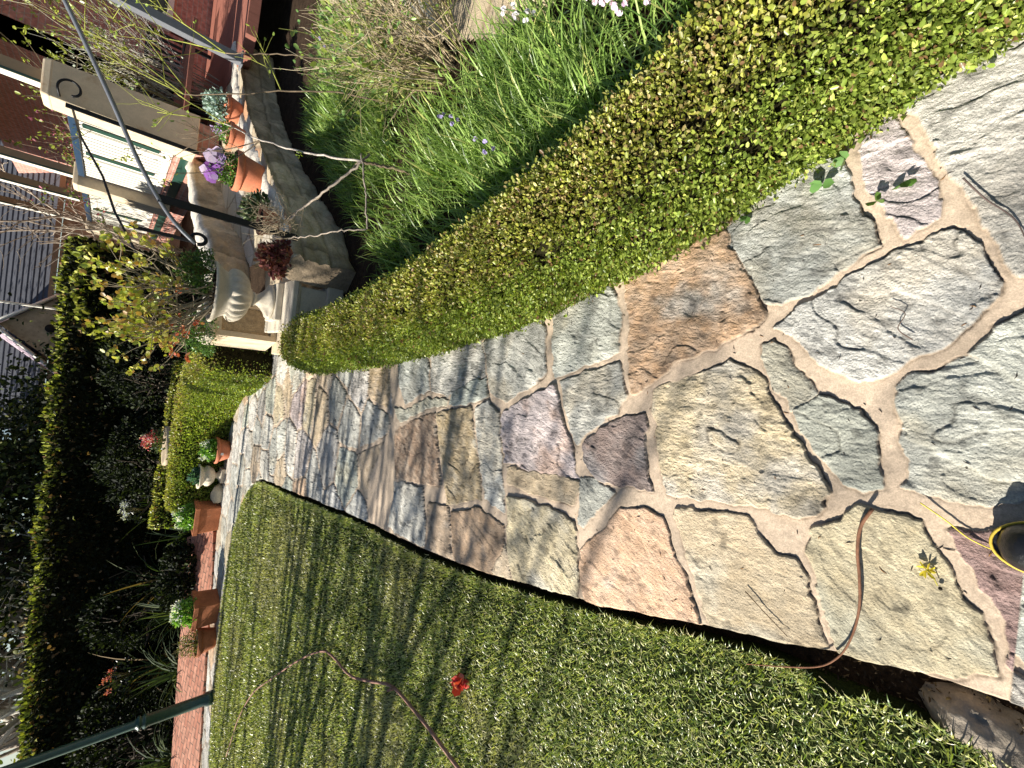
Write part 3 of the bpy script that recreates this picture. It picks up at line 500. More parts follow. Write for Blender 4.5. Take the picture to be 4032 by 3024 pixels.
# ------------------------------------------------------------------ walls of rock-faced sandstone
def rockwall(name, label, line, thick, z0, z1, side=1, course=.22, blk=.5, rough=.05, cat='wall', seed=0, cop=.03):
    """side=+1: the seen face lies to the right of the line's direction"""
    L = smooth_poly(line, 160); T = nrm(np.gradient(L, axis=0)); Rn = np.stack([T[:, 1], -T[:, 0]], 1) * side
    d = np.r_[0, np.cumsum(np.linalg.norm(np.diff(L, axis=0), axis=1))]
    nz = 26; mb = MB(); rows = []; cols = []
    prof = [(z0 + (z1 - .04 - z0) * k / (nz - 1), 0, 1) for k in range(nz)] + [(z1 - .015, -.012, 0), (z1, -.04, 0), (z1 + .004, -thick * .35, 0), (z1 + .004, -thick * .65, 0), (z1, -thick + .03, 0), (z1 - .03, -thick, 0), (z0, -thick, 0)]
    for (z, off, fc) in prof:
        row = int((z - z0) / course); u = d / blk + (row % 2) * .5 + row * .13; bi = np.floor(u)
        fu = np.minimum(u - bi, 1 - (u - bi)) * blk; fz = min((z - z0) - row * course, (row + 1) * course - (z - z0)) if fc else .1
        j = sst(0, .022, fu) * sst(0, .02, np.full_like(fu, fz)) if fc else sst(0, .02, np.full_like(fu, .1))
        rel = (fbm(d * 5 + 3, np.full_like(d, z * 7), seed, 4) - .5) * rough * 2.2 + (fbm(d * 22, np.full_like(d, z * 22), seed + 5, 3) - .5) * rough * .7
        if fc: o = rel + .02 * j
        else: o = off + rel * .8
        zz = z + (0 if fc else (fbm(d * 4, np.full_like(d, off * 6), seed + 8, 4) - .5) * .045 + cop * .3)
        rows.append(np.c_[L + Rn * (o if not np.isscalar(o) else np.full(160, o))[:, None], np.full(160, 1.) * zz])
        hc = hsh(bi, np.full_like(bi, row), seed + 3)
        base = np.array([.50, .40, .27]) if fc else np.array([.62, .57, .49])
        c = base * (.75 + .5 * hc[:, None]) * (.6 + .4 * j[:, None]) if fc else base * (.85 + .3 * fbm(d * 3, np.full_like(d, off * 9), seed, 3)[:, None])
        if fc: c = c * (1 - .35 * sst(.5, .7, fbm(d * 2.5, np.full_like(d, z * 3), seed + 40, 4))[:, None])
        cols.append(c)
    V = np.stack(rows, 0).reshape(-1, 3); nr = len(prof)
    q = (np.arange(nr - 1)[:, None] * 160 + np.arange(159)[None]).ravel(); F = np.stack([q, q + 1, q + 161, q + 160], 1)
    if side < 0: F = F[:, ::-1]
    mb.add(V, F, np.concatenate(cols))
    for e in (0, 159):
        mb.add(V[[r * 160 + e for r in range(nr)]], [tuple(range(nr))], (.36, .28, .19))
    o = mb.build(name, M['rock']); return tag(o, label, cat)
rockwall('retaining_wall', 'curved rock-faced sandstone retaining wall with a pale rough top behind the strappy bed', [(.86, 3.93), (1.28, 4.34), (1.96, 5.27), (3.14, 6.8), (3.87, 7.53), (4.9, 8.2)], .26, -.09, .45, 1, seed=2)
rockwall('stair_wall', 'low sandstone wall with a pale lumpy top on the far side of the steps, below the veranda pillar', [(.55, 5.40), (1.03, 5.75), (1.75, 7.0), (2.4, 8.0), (3.0, 8.75), (3.7, 9.9)], .28, .40, .79, 1, course=.4, blk=.7, seed=11)
# ------------------------------------------------------------------ terrace, steps, tiled floor
def paving(name, poly, z, cell, colsp, label, step=.025, jc=(.30, .22, .14), seed=1):
    xs = [p[0] for p in poly]; ys = [p[1] for p in poly]; gx = np.arange(min(xs), max(xs) + step, step); gy = np.arange(min(ys), max(ys) + step, step)
    XX, YY = np.meshgrid(gx, gy, indexing='ij'); x = XX.ravel(); y = YY.ravel(); h = np.random.default_rng(seed)
    ins = polyd(x, y, poly) > -step * .5
    c = np.array([(a + h.uniform(-.35, .35) * cell, b + h.uniform(-.35, .35) * cell) for a in np.arange(min(xs) - cell, max(xs) + cell, cell) for b in np.arange(min(ys) - cell, max(ys) + cell, cell)])
    r = np.hypot(x[:, None] - c[None, :, 0], y[:, None] - c[None, :, 1]); o = np.argsort(r, 1)[:, :2]; dd = (np.take_along_axis(r, o[:, 1:2], 1) - np.take_along_axis(r, o[:, :1], 1))[:, 0]
    pal = h.choice(len(colsp), len(c)); cc = np.array(colsp)[pal[o[:, 0]]] * (.9 + .25 * fbm(x * 4, y * 4, seed, 3))[:, None]
    e = sst(.02, .045, dd); cc = cc * e[:, None] + np.array(jc) * (1 - e[:, None]); zz = z + .006 * e + .004 * (fbm(x * 7, y * 7, seed + 3, 3) - .5)
    ny = len(gy); q = (np.arange(len(gx) - 1)[:, None] * ny + np.arange(ny - 1)[None]).ravel(); F = np.stack([q, q + ny, q + ny + 1, q + 1], 1); F = F[ins[F].all(1)]
    mb = MB(); mb.add(np.stack([x, y, zz], 1), F, cc); return tag(mb.build(name, M['stone']), label, name.replace('_', ' '), kind='structure')
CR = [(.55, .47, .33), (.60, .53, .40), (.52, .42, .28), (.58, .52, .42), (.52, .30, .17)]
paving('terrace_paving', [(1.0, 4.25), (1.0, 5.6), (1.6, 6.75), (2.3, 8.0), (2.9, 8.7), (3.6, 9.8), (4.6, 12.0), (4.42, 9.0), (4.3, 7.7), (3.2, 6.7), (2.0, 5.2), (1.3, 4.3), (1.15, 4.1)], .425, .62, CR, 'cream crazy paving of the upper terrace')
mb = MB(); mb.prism([(4.62, 12.0), (4.43, 9.0), (4.32, 7.72), (4.6, 7.4), (9.5, 6.6), (9.5, 12.4), (4.64, 12.4)], .30, .435); tag(mb.build('tiled_floor', M['floor']), 'red tiled veranda approach', 'floor', kind='structure')
mb = MB(); mb.prism([(.05, 4.36), (.95, 4.36), (.95, 5.50), (.05, 5.50)], -.08, .15); mb.prism([(.60, 4.50), (1.1, 4.36), (1.1, 5.58), (.66, 5.42)], .10, .29); mb.prism([(1.0, 4.3), (1.45, 4.5), (1.5, 6.3), (1.02, 5.62)], .2, .42)
tag(mb.build('stone_steps', M['cream'], bevel=.012), 'pale worn stone steps between the two pedestals', 'steps', kind='structure')

# ------------------------------------------------------------------ urn pedestal, panelled pillar, urn
def at(o, x, y): o.location = (-x, -y, 0); return o
r_ = empty('urn_pedestal', (.48, 4.55, 0), 'low cream stone pedestal at the end of the hedge carrying the fluted urn', 'pedestal')
mb = MB(); mb.box((.49, 4.5, .13), (.37, .74, .44)); at(mb.build('pedestal_body', M['urn'], r_, .012), .48, 4.55)
mb = MB(); mb.box((.48, 4.5, .012), (.47, .84, .15)); at(mb.build('plinth_base', M['urn'], r_, .015), .48, 4.55)
mb = MB(); mb.box((.485, 4.5, .352), (.46, .82, .055)); mb.box((.485, 4.5, .318), (.42, .78, .03)); at(mb.build('cap', M['urn'], r_, .012), .48, 4.55)
def fl(i, a): return (.055 * abs(math.cos(a * 9)) if 11 <= i <= 17 else 0)
r_ = empty('stone_urn', (.525, 4.52, .38), 'cream fluted stone urn standing on the low pedestal beside the steps', 'urn')
mb = MB(); mb.box((0, 0, .028), (.34, .34, .056)); mb.build('socle', M['urn'], r_, .01)
mb = MB(); mb.lathe([(.0, .056), (.155, .056), (.16, .072), (.150, .09), (.115, .105), (.08, .135), (.055, .165), (.05, .185), (.062, .195), (.066, .205), (.055, .215), (.05, .222)], n=40, flute=lambda i, a: .04 * abs(math.cos(a * 8)) if 3 <= i <= 6 else 0); mb.build('foot', M['urn'], r_)
mb = MB(); mb.lathe([(.0, .215), (.06, .218), (.085, .225), (.09, .235), (.10, .24), (.13, .25), (.165, .27), (.195, .30), (.213, .335), (.218, .365), (.214, .385), (.20, .40), (.192, .41), (.196, .43), (.215, .46), (.245, .49), (.262, .505), (.265, .52), (.255, .527), (.238, .522), (.22, .49), (.0, .485)], n=144, flute=lambda i, a: .13 * abs(math.cos(a * 10)) - .04 if 5 <= i <= 11 else 0); mb.build('bowl', M['urn'], r_)
mb = MB(); mb.lathe([(0, .50), (.1, .515), (.2, .505), (.235, .495)], n=24); mb.build('potting_soil', M['soil'], r_)
r_ = empty('panelled_pillar', (.33, 5.6, 0), 'square cream pillar with a rough recessed panel at the far side of the steps', 'pillar', rz=R(14))
mb = MB()
for (c, d_) in (((-.175, -.20, .44), (.06, .06, .58)), ((.175, -.20, .44), (.06, .06, .58)), ((0, -.20, .70), (.29, .06, .06)), ((0, -.20, .18), (.29, .06, .06)), ((0, .02, .44), (.41, .38, .58))): mb.box(c, d_)
mb.build('frame', M['cream'], r_, .004)
mb = MB(); mb.box((0, -.175, .44), (.29, .02, .46)); mb.build('panel', mat('rough_panel_stone', (.40, .31, .20), .95, noise=(30, .3), bump=(55, 1, .02), spec=.1), r_)
mb = MB(); mb.box((0, 0, .765), (.50, .50, .075)); mb.box((0, 0, .82), (.44, .44, .05), taper=.8); mb.build('cap', M['urn'], r_, .015)
# ------------------------------------------------------------------ veranda and house
GR = 'veranda pillars'
def pillar(x, y, w, dp, h, label):
    r = empty('stone_pillar', (x, y, .78), label, 'pillar', GR)
    mb = MB(); mb.box((0, 0, h / 2 - .04), (w, dp, h - .08), taper=.86); mb.build('shaft', M['cream'], r, .012)
    mb = MB(); mb.box((0, 0, h - .05), (w * .9, dp * .9, .09), taper=.9); mb.build('cap', M['cream'], r, .02)
    return r
pillar(3.22, 8.36, .54, .52, 1.60, 'nearest tapered cream pillar of the veranda, its camera side in brown shade')
pillar(3.22, 12.45, .54, .60, 1.50, 'middle tapered cream pillar of the veranda between the two slatted panels')
pillar(3.22, 16.9, .54, .8, 1.45, 'farthest cream pillar of the veranda next to the tall hedge')
def vpost(x, y, z, h, label):
    r = empty('veranda_post', (x, y, z), label, 'post', 'square veranda posts')
    mb = MB(); mb.box((0, 0, h / 2), (.17, .17, h)); mb.build('timber', M['white'], r, .008)
    mb = MB(); mb.box((.0, -.089, h / 2), (.165, .006, h)); mb.build('front_shade', M['tan'], r)  # tan sheet added on the near face to colour in its shade
    mb = MB(); mb.box((-.065, -.096, h / 2), (.03, .008, h)); mb.build('corner_strip', M['green'], r)
vpost(3.24, 8.36, 2.37, 2.2, 'square white post with a tan shade-coloured front on the nearest veranda pillar')
vpost(3.24, 12.35, 2.27, 2.2, 'square white post with a tan shade-coloured front on the middle veranda pillar')
vpost(3.22, 14.2, 2.25, 2.2, 'slim white post rising between the middle and the farthest veranda pillar')
vpost(3.22, 16.7, 2.22, 2.2, 'square post on the farthest veranda pillar')
def panel(y0, y1, label):
    r = empty('slatted_balustrade', (3.2, y0, .98), label, 'balustrade', 'cream slatted veranda balustrades'); L = y1 - y0
    mb = MB(); n = int(L / .15)
    for k in range(n): mb.box((0, (k + .5) * L / n, .60), (.02, L / n - .035, 1.05))
    for k in (.25, .66): mb.box((-.016, L * k, .6), (.018, .09, 1.02), col_=(1, 1, 1))
    mb.build('slats', M['white'], r)
    mb = MB(); mb.box((-.028, L * .17, .62), (.014, .14, .9)); mb.build('green_batten', M['green'], r); mb = MB(); mb.box((-.028, L * .56, .62), (.014, .14, .9)); mb.build('green_batten', M['green'], r)
    mb = MB(); mb.box((0, L / 2, 1.17), (.10, L, .09)); mb.build('top_rail', M['blue'], r, .01)
    mb = MB(); mb.box((0, L / 2, .045), (.05, L, .09)); mb.build('bottom_rail', M['white'], r, .006)
    mb = MB(); mb.box((.03, L / 2, .6), (.01, L, 1.0)); mb.build('backing', M['dark'], r)
panel(8.75, 12.1, 'cream slatted veranda balustrade between the nearest and middle pillars')
panel(12.85, 16.45, 'cream slatted veranda balustrade between the middle and farthest pillars')
hs = empty('house', (5.2, 12.0, .4), 'brick house with white trimmed openings behind the veranda', 'house')
def hp(mb, name, m, par=hs, bevel=0):
    o = mb.build(name, m, par, bevel); o.location = (-5.2, -12.0, -.4) if par is hs else (0, 0, 0); return o
mb = MB()
mb.box((5.35, 18, 2.2), (.3, 12, 3.8)); mb.box((7.7, 12.15, 3.35), (5.0, .3, 1.5)); mb.box((5.35, 12.15, 1.4), (.3, .3, 2.4)); mb.box((6.05, 12.15, 1.5), (1.1, .3, 2.2)); mb.box((9.6, 12.15, 1.5), (1.2, .3, 2.2)); mb.box((7.9, 12.15, .75), (2.3, .3, .7))
hp(mb, 'wall', M['brick'])
mb = MB(); mb.box((3.35, 12.6, .72), (.5, 8.0, .5)); hp(mb, 'base_wall', M['brick'])
mb = MB(); mb.box((3.10, 12.6, .83), (.03, 7.6, .14)); hp(mb, 'green_band', M['green'])
mb = MB(); mb.box((4.2, 12.6, .92), (1.9, 8.0, .06)); hp(mb, 'veranda_floor', M['floor'])
mb = MB(); mb.box((4.6, 14.6, 4.55), (4.4, 9.2, .14)); mb.box((2.75, 14.4, 4.40), (.12, 9.2, .26)); hp(mb, 'veranda_roof', M['white'])
win = MB(); win.box((7.75, 12.02, 1.95), (.16, .16, 1.7)); win.box((6.68, 12.02, 1.95), (.16, .16, 1.7)); win.box((8.9, 12.02, 1.95), (.16, .16, 1.7)); win.box((7.8, 12.02, 1.12), (2.3, .2, .10)); win.box((7.8, 12.02, 2.75), (2.3, .16, .12)); wo = hp(win, 'window', M['white'])
mb = MB(); mb.box((7.8, 12.10, 1.95), (2.2, .02, 1.6)); mb.build('pane', M['glass'], wo)
mb = MB(); mb.box((10.4, 12.0, 1.45), (.9, .08, 2.0)); hp(mb, 'door', M['green'])
mb = MB(); mb.box((10.0, 14, 2.2), (.3, 10, 3.8)); hp(mb, 'rear_wall', M['brick'])
# slatted bench against the wall
r_ = empty('garden_bench', (5.4, 11.0, .44), 'black slatted bench in deep shade against the brick house wall', 'bench')
mb = MB()
for k in range(5): mb.box((0, -.2 + k * .1, .45), (1.5, .07, .03))
mb.build('seat', M['iron'], r_)
mb = MB()
for k in range(14): mb.box((-.7 + k * .108, .27, .72), (.05, .025, .5))
mb.box((0, .27, .98), (1.5, .04, .07)); mb.build('backrest', M['iron'], r_)
for sx in (-.7, .7):
    for sy in (-.22, .26): mb = MB(); mb.box((sx, sy, .22), (.06, .06, .44)); mb.build('leg', M['iron'], r_)
# slim grey pergola post
r_ = empty('steel_post', (4.25, 7.52, .43), 'straight grey metal post rising from the pale wall top in front of the house', 'post')
mb = MB(); mb.box((0, 0, 1.9), (.115, .115, 3.8)); mb.build('shaft', M['steel'], r_, .008)
mb = MB(); mb.box((0, 0, .01), (.2, .2, .02)); mb.build('foot_plate', M['steel'], r_)

# ------------------------------------------------------------------ wrought iron handrails
r_ = empty('handrail', (1.01, 3.86, .45), 'nearer curved grey iron handrail with a scrolled end above the steps', 'handrail', 'iron handrails of the steps')
def sc3(pts): return [tuple(np.array(p) - np.array([1.01, 3.86, .45])) for p in pts]
rail = [(2.35, 3.86, 2.05), (2.0, 3.86, 1.85), (1.84, 3.86, 1.765), (1.51, 3.86, 1.60), (1.20, 3.86, 1.45), (1.02, 3.86, 1.345), (.90, 3.86, 1.26), (.82, 3.86, 1.18), (.765, 3.86, 1.11)]
rail = [tuple(p) for p in np.c_[smooth_poly([(a, c) for a, b, c in rail], 40)[:, 0], np.full(40, 3.86), smooth_poly([(a, c) for a, b, c in rail], 40)[:, 1]]]
mb = MB(); mb.tube(sc3(rail), .0135, 10); mb.build('rail', M['steel'], r_)
mb = MB(); c0 = (.805, 3.86, 1.10); mb.tube(sc3([(c0[0] - .042 * math.cos(t) * (1 - t * .07), 3.86, c0[2] - .055 * math.sin(t) * (1 - t * .08) + .0) for t in np.linspace(0, 4.6, 26)]), np.linspace(.0135, .010, 26), 8); mb.build('scroll', M['iron'], r_)
mb = MB(); mb.box((0, 0, .445), (.055, .014, .89), rz=.25); mb.build('upright', M['iron'], r_)
r_ = empty('handrail', (3.05, 8.62, .79), 'farther thin iron handrail with a scroll against the nearest veranda pillar', 'handrail', 'iron handrails of the steps')
def sc4(pts): return [tuple(np.array(p) - np.array([3.05, 8.62, .79])) for p in pts]
fr = [(3.02, 8.30, 2.10), (2.55, 7.9, 1.97), (2.0, 7.4, 1.72), (1.55, 7.1, 1.58), (.92, 6.55, 1.30)]
mb = MB(); mb.tube(sc4(smooth3(fr, 40) if 'smooth3' in globals() else fr), .014, 8); mb.build('rail', M['iron'], r_)
mb = MB(); mb.tube(sc4([(3.02 + .02 * 0, 8.30, 2.10), (3.02, 8.2, 2.2)] + [(3.12 + .13 * math.sin(t) * (1 - t * .1), 8.02, 2.10 + .12 * math.cos(t) * (1 - t * .1)) for t in np.linspace(-.4, 4.6, 24)]), .014, 8); mb.build('scroll', M['iron'], r_)
mb = MB(); mb.box((-.12, -.55, .66), (.05, .03, 1.38)); mb.build('upright', M['iron'], r_)
mb = MB(); mb.box((-1.62, -1.5, .18), (.04, .03, .95)); mb.build('upright', M['iron'], r_)

# ------------------------------------------------------------------ lamp post
r_ = empty('lamp_post', (-5.06, 7.26, -.02), 'tall dark green lamp post at the far left edge of the lawn', 'lamp post')
mb = MB(); mb.lathe([(.0, 0), (.095, 0), (.095, .10), (.075, .13), (.072, .75), (.085, .77), (.09, .80), (.06, .82), (.088, .84), (.088, .86), (.06, .875), (.052, .90), (.047, 1.9), (.042, 3.1)], n=20, flute=lambda i, a: .05 * math.cos(a * 10) if 3 <= i <= 4 or i > 11 else 0); mb.build('shaft', M['green'], r_)
mb = MB(); mb.lathe([(.04, 3.1), (.08, 3.12), (.08, 3.15), (.03, 3.18), (.06, 3.2), (.11, 3.24)], n=16); mb.build('collar', M['green'], r_)
mb = MB(); mb.lathe([(.11, 3.24), (.19, 3.62), (.19, 3.64)], n=6); mb.build('lantern_glass', M['glass'], r_)
mb = MB(); mb.lathe([(.22, 3.63), (.2, 3.67), (.08, 3.82), (.03, 3.85), (.035, 3.9), (0, 3.93)], n=6); mb.build('lantern_cap', M['green'], r_)

# ------------------------------------------------------------------ brick edging bank on the far side of the path
mb = MB(); fx = smooth_poly([(-2.9, 8.35), (-3.4, 8.12), (-4.7, 7.92), (-6.0, 7.64), (-7.8, 7.17), (-9.5, 6.6)], 60); T = nrm(np.gradient(fx, axis=0)); nr_ = np.stack([T[:, 1], -T[:, 0]], 1)
rows = [np.c_[fx + nr_ * a, np.full(60, b)] for a, b in ((0, -.05), (0, .03), (.55, .19), (.9, .26), (1.0, .24), (1.0, -.05))]
V = np.concatenate(rows); q = (np.arange(5)[:, None] * 60 + np.arange(59)[None]).ravel(); mb.add(V, np.stack([q, q + 1, q + 61, q + 60], 1), smooth=False)
tag(mb.build('brick_edging', M['pav']), 'sloping red brick edging between the far path and the dark bed', 'edging')

# ------------------------------------------------------------------ pots
def round_pot(name, loc, R_, h, label, m=M['terra'], rim=.02, cat='pot', group='terracotta pots', sticker=False):
    r = empty(name, loc, label, cat, group)
    mb = MB(); mb.lathe([(0, .0), (R_ * .66, 0), (R_ * .70, .012), (R_ * .92, h * .76), (R_ * .90, h * .78), (R_ * .86, h * .8)], n=36); mb.build('body', m, r)
    mb = MB(); mb.lathe([(R_ * .88, h * .76), (R_ * 1.0, h * .77), (R_ * 1.03, h * .80), (R_ * 1.04, h * .96), (R_ * 1.0, h), (R_ * .93, h * .99), (R_ * .90, h * .93), (R_ * .88, h * .85)], n=36); mb.build('rim', m, r)
    mb = MB(); mb.lathe([(0, h * .9), (R_ * .89, h * .88)], n=24); mb.build('potting_soil', M['soil'], r)
    if sticker: mb = MB(); mb.box((-.03, -R_ * .90, h * .62), (.035, .004, .035), rx=-.2); mb.build('sticker', M['label'], r)
    return r
def square_pot(loc, w, h, label, m=M['terrad'], rz=0, dp=None):
    dp = dp or w; r = empty('square_planter', loc, label, 'planter', 'terracotta pots', rz)
    mb = MB(); mb.box((0, 0, h * .42), (w * .86, dp * .86, h * .84), taper=1.08); mb.build('body', m, r, .008)
    mb = MB()
    for s_ in (-1, 1): mb.box((s_ * (w / 2 - .015), 0, h * .92), (.03, dp, h * .18)); mb.box((0, s_ * (dp / 2 - .015), h * .92), (w - .06, .03, h * .18))
    mb.build('rim', m, r, .004)
    mb = MB(); mb.box((0, 0, h * .9), (w - .07, dp - .07, .02)); mb.build('potting_soil', M['soil'], r)
    return r
LG = [(.13, .30, .04), (.19, .38, .06), (.08, .19, .03), (.25, .42, .09)]
def bushy(name, label, c, rad, n, size, pal=LG, cat='plant', flowers=None, fz=.75, group=None, stems=10, wts=None, sq=1.0, mat_=None, spread=.9):
    """a small plant: stems, leaves through a rounded volume, flower heads above"""
    r = empty(name, c, label, cat, group)
    mb = MB()
    for k in range(stems):
        a = rng.uniform(0, 2 * PI); e = rad * rng.uniform(.3, .9); zz = rad * sq * rng.uniform(.8, 1.6)
        mb.tube([(0, 0, -.02), (math.cos(a) * e * .4, math.sin(a) * e * .4, zz * .5), (math.cos(a) * e, math.sin(a) * e, zz)], [.004, .003, .0015], 5, (.16, .13, .05))
    mb.build('stems', M['bark'], r)
    u = nrm(rng.normal(0, 1, (n, 3))); u[:, 2] = np.abs(u[:, 2]); rr = rng.uniform(.35, 1, (n, 1)) ** .5 * rad * (1 + .25 * (fbm(u[:, 0] * 3 + c[0], u[:, 1] * 3 + u[:, 2] * 4, 5, 3)[:, None] - .5) * 2)
    P = u * rr * [1, 1, 1.25 * sq]; mb = MB(); leaves(mb, P, u, size * rng.uniform(.6, 1.3, n), mixcol(n, pal, wts or [1] * len(pal)), spread=spread, up=.2); mb.build('foliage', mat_ or M['leaf'], r)
    if flowers:
        fc, nf, fs = flowers; mb = MB(); P = []
        cl = nrm(rng.normal(0, 1, (nf, 3))) * [1, 1, .5]; cl[:, 2] = np.abs(cl[:, 2]) + .7
        for k in range(nf):
            p = cl[k] * rad * [.75, .75, 1.1 * sq]; m = 26
            q = p + rng.normal(0, fs * .5, (m, 3)); leaves(mb, q, (q - p) + [0, 0, .01], fs * rng.uniform(.4, .7, m), mixcol(m, fc, [1] * len(fc), .08), spread=.4, aspect=1.1)
        mb.build('flowers', M['petal'], r)
    return r
WH = [(.80, .80, .86), (.70, .72, .82)]
# far pots along the stone path
round_pot('terracotta_pot', (-1.52, 7.95, .0), .20, .19, 'round orange terracotta pot with a small white sticker at the foot of the curved hedge', sticker=True)
bushy('flowering_plant', 'white-flowered leafy plant in the round pot with the sticker', (-1.52, 7.95, .17), .16, 700, .04, flowers=(WH, 9, .035), cat='plant', group='white cinerarias in pots')
square_pot((-2.62, 8.25, .0), .46, .34, 'square brown terracotta planter in front of the end of the curved hedge', rz=-.2)
bushy('flowering_plant', 'white-flowered plant with a few pink blooms in the square planter before the hedge end', (-2.62, 8.25, .31), .20, 900, .042, flowers=(WH, 9, .04), group='white cinerarias in pots')
square_pot((-3.86, 7.62, .0), .40, .32, 'square brown terracotta planter standing left of centre before the brick edging', rz=-.25)
bushy('flowering_plant', 'bright green plant topped with white flowers in the planter on the left', (-3.86, 7.62, .30), .19, 900, .042, flowers=(WH, 11, .04), group='white cinerarias in pots')
round_pot('terracotta_bowl', (-4.32, 7.55, .0), .20, .24, 'smaller rounded terracotta pot beside the left square planter', M['terrad'])
bushy('shrubby_plant', 'twiggy yellowish plant in the small pot beside the left square planter', (-4.32, 7.55, .20), .20, 900, .02, pal=[(.18, .20, .05), (.12, .13, .04), (.28, .28, .08), (.10, .07, .03)], stems=30)
# small stone urn among hedge foot
r_ = empty('small_urn', (-1.96, 8.12, 0), 'small weathered stone urn in shade between the round pot and the square planter', 'urn')
mb = MB(); mb.box((0, 0, .03), (.22, .22, .06)); mb.build('socle', M['urn'], r_, .006)
mb = MB(); mb.lathe([(.09, .06), (.05, .09), (.045, .12), (.10, .14), (.15, .2), (.155, .24), (.13, .27), (.15, .3), (.19, .33), (.19, .345), (.15, .33)], n=60, flute=lambda i, a: .06 * abs(math.cos(a * 8)) if 3 <= i <= 5 else 0); mb.build('bowl', M['urn'], r_)
bushy('leafy_plant', 'blue-green leafy plant in the small shaded stone urn', (-1.96, 8.12, .32), .11, 260, .05, pal=[(.05, .13, .09), (.08, .17, .12)])
# lump of rock
mb = MB(); th = np.linspace(0, 2 * PI, 24, endpoint=False)
rk = [[(math.cos(a) * r * (1 + .25 * math.sin(3 * a + z * 20)), math.sin(a) * r * .8 * (1 + .2 * math.cos(2 * a)), z) for a in th] for r, z in ((.13, -.03), (.15, .05), (.12, .11), (.05, .15), (.002, .155))]
mb.add(np.array(rk).reshape(-1, 3), [(i * 24 + k, i * 24 + (k + 1) % 24, (i + 1) * 24 + (k + 1) % 24, (i + 1) * 24 + k) for i in range(4) for k in range(24)], (.5, .44, .33)); o = mb.build('rock', M['rock']); o.location = (-2.28, 8.12, 0); tag(o, 'pale lump of sandstone beside the square planter at the hedge end', 'rock')
# round stone bowl with red flowers behind the hedge
r_ = empty('stone_bowl', (-1.68, 9.3, 0), 'shallow grey stone bowl on a stem showing over the curved hedge', 'bowl')
mb = MB(); mb.lathe([(.2, 0), (.12, .06), (.08, .3), (.10, .5), (.2, .58), (.32, .63), (.34, .66), (.33, .70), (.29, .69), (0, .64)], n=32); mb.build('basin', M['sand'], r_)
bushy('red_flowers', 'crimson and white flowers growing above the grey stone bowl', (-1.62, 9.45, .68), .20, 160, .05, pal=[(.05, .08, .03)], flowers=([(.42, .03, .07), (.55, .10, .14), (.75, .62, .64)], 14, .045))

# terrace pots and plants
PURP = [(.32, .12, .48), (.55, .38, .72), (.14, .03, .20), (.70, .58, .80)]
def pansy(mb, p, s, c, face):
    A = nrm(np.cross(face, [0, 0, 1.])); B = np.cross(A, face)
    for k, (aa, rr) in enumerate(((.5, 1), (2.64, 1), (1.57, 1.05), (3.6, .95), (-.45, .95))):
        o = p + (A * math.cos(aa) + B * math.sin(aa)) * s * .45 + face * .002 * k
        v = [o + (A * math.cos(t) * .5 + B * math.sin(t) * .5) * s * rr * (1 + .08 * math.sin(5 * t)) + face * .08 * s * math.sin(2 * t) for t in np.linspace(0, 2 * PI, 12, endpoint=False)]
        mb.add(v, [tuple(range(12))], tuple(np.array(c) * (1 if k < 3 else .8)))
def pansies(label, c, rad, n, nf, dark=.25):
    r = bushy('pansy_plant', label, c, rad, n, .028, pal=[(.11, .22, .04), (.17, .30, .06), (.07, .13, .03)], cat='plant', group='potted pansies')
    mb = MB()
    for k in range(nf):
        a = rng.uniform(PI * .75, PI * 2.0); p = np.array([math.cos(a) * rad * rng.uniform(.1, .9), math.sin(a) * rad * rng.uniform(.2, .9), rad * rng.uniform(.9, 1.5)])
        pansy(mb, p, rng.uniform(.055, .075), PURP[rng.choice(4, p=[.45, .3, dark, 1 - .75 - dark])], nrm(np.array([rng.normal(-.5, .3), -1, .5])))
    mb.build('flowers', M['petal'], r)
round_pot('terracotta_pot', (1.93, 5.42, .43), .20, .27, 'terracotta pot with purple pansies standing just behind the curved wall top')
pansies('purple pansies spilling over the pot behind the curved wall', (1.93, 5.42, .68), .17, 900, 16, .2)
round_pot('terracotta_pot', (2.75, 6.55, .43), .15, .20, 'half hidden terracotta pot right of the pansies, toward the steel post')
bushy('succulent_plant', 'pale blue-green succulent rosettes in the pot nearest the steel post', (3.3, 7.1, .62), .20, 420, .05, pal=[(.32, .42, .38), (.40, .50, .45), (.22, .32, .28)], cat='succulent', stems=4, mat_=M['dleaf'])
round_pot('terracotta_pot', (3.3, 7.1, .43), .18, .19, 'terracotta pot of blue-green succulents at the foot of the steel post')
bushy('purple_flowers', 'pale violet blooms in the half hidden pot on the terrace', (2.75, 6.55, .61), .13, 240, .03, flowers=([(.55, .45, .70), (.45, .30, .60)], 6, .03))
round_pot('terracotta_pot', (1.25, 4.52, .43), .13, .17, 'small terracotta pot of spiky grey-green cactus on the terrace by the handrail foot')
bushy('cactus_plant', 'spiky dark grey-green succulent in the small pot by the handrail foot', (1.42, 4.82, .50), .15, 500, .05, pal=[(.10, .14, .06), (.20, .25, .14), (.06, .09, .04)], cat='succulent', mat_=M['dleaf'])
round_pot('terracotta_pot', (.86, 4.10, .36), .13, .14, 'small terracotta pot of dark red succulents at the end of the curved wall')
bushy('red_succulent', 'dark red leafy succulent spilling from its pot onto the wall end by the urn', (.86, 4.08, .47), .15, 700, .045, pal=[(.20, .06, .055), (.30, .11, .09), (.12, .035, .035), (.26, .15, .10)], cat='succulent', mat_=M['dleaf'])
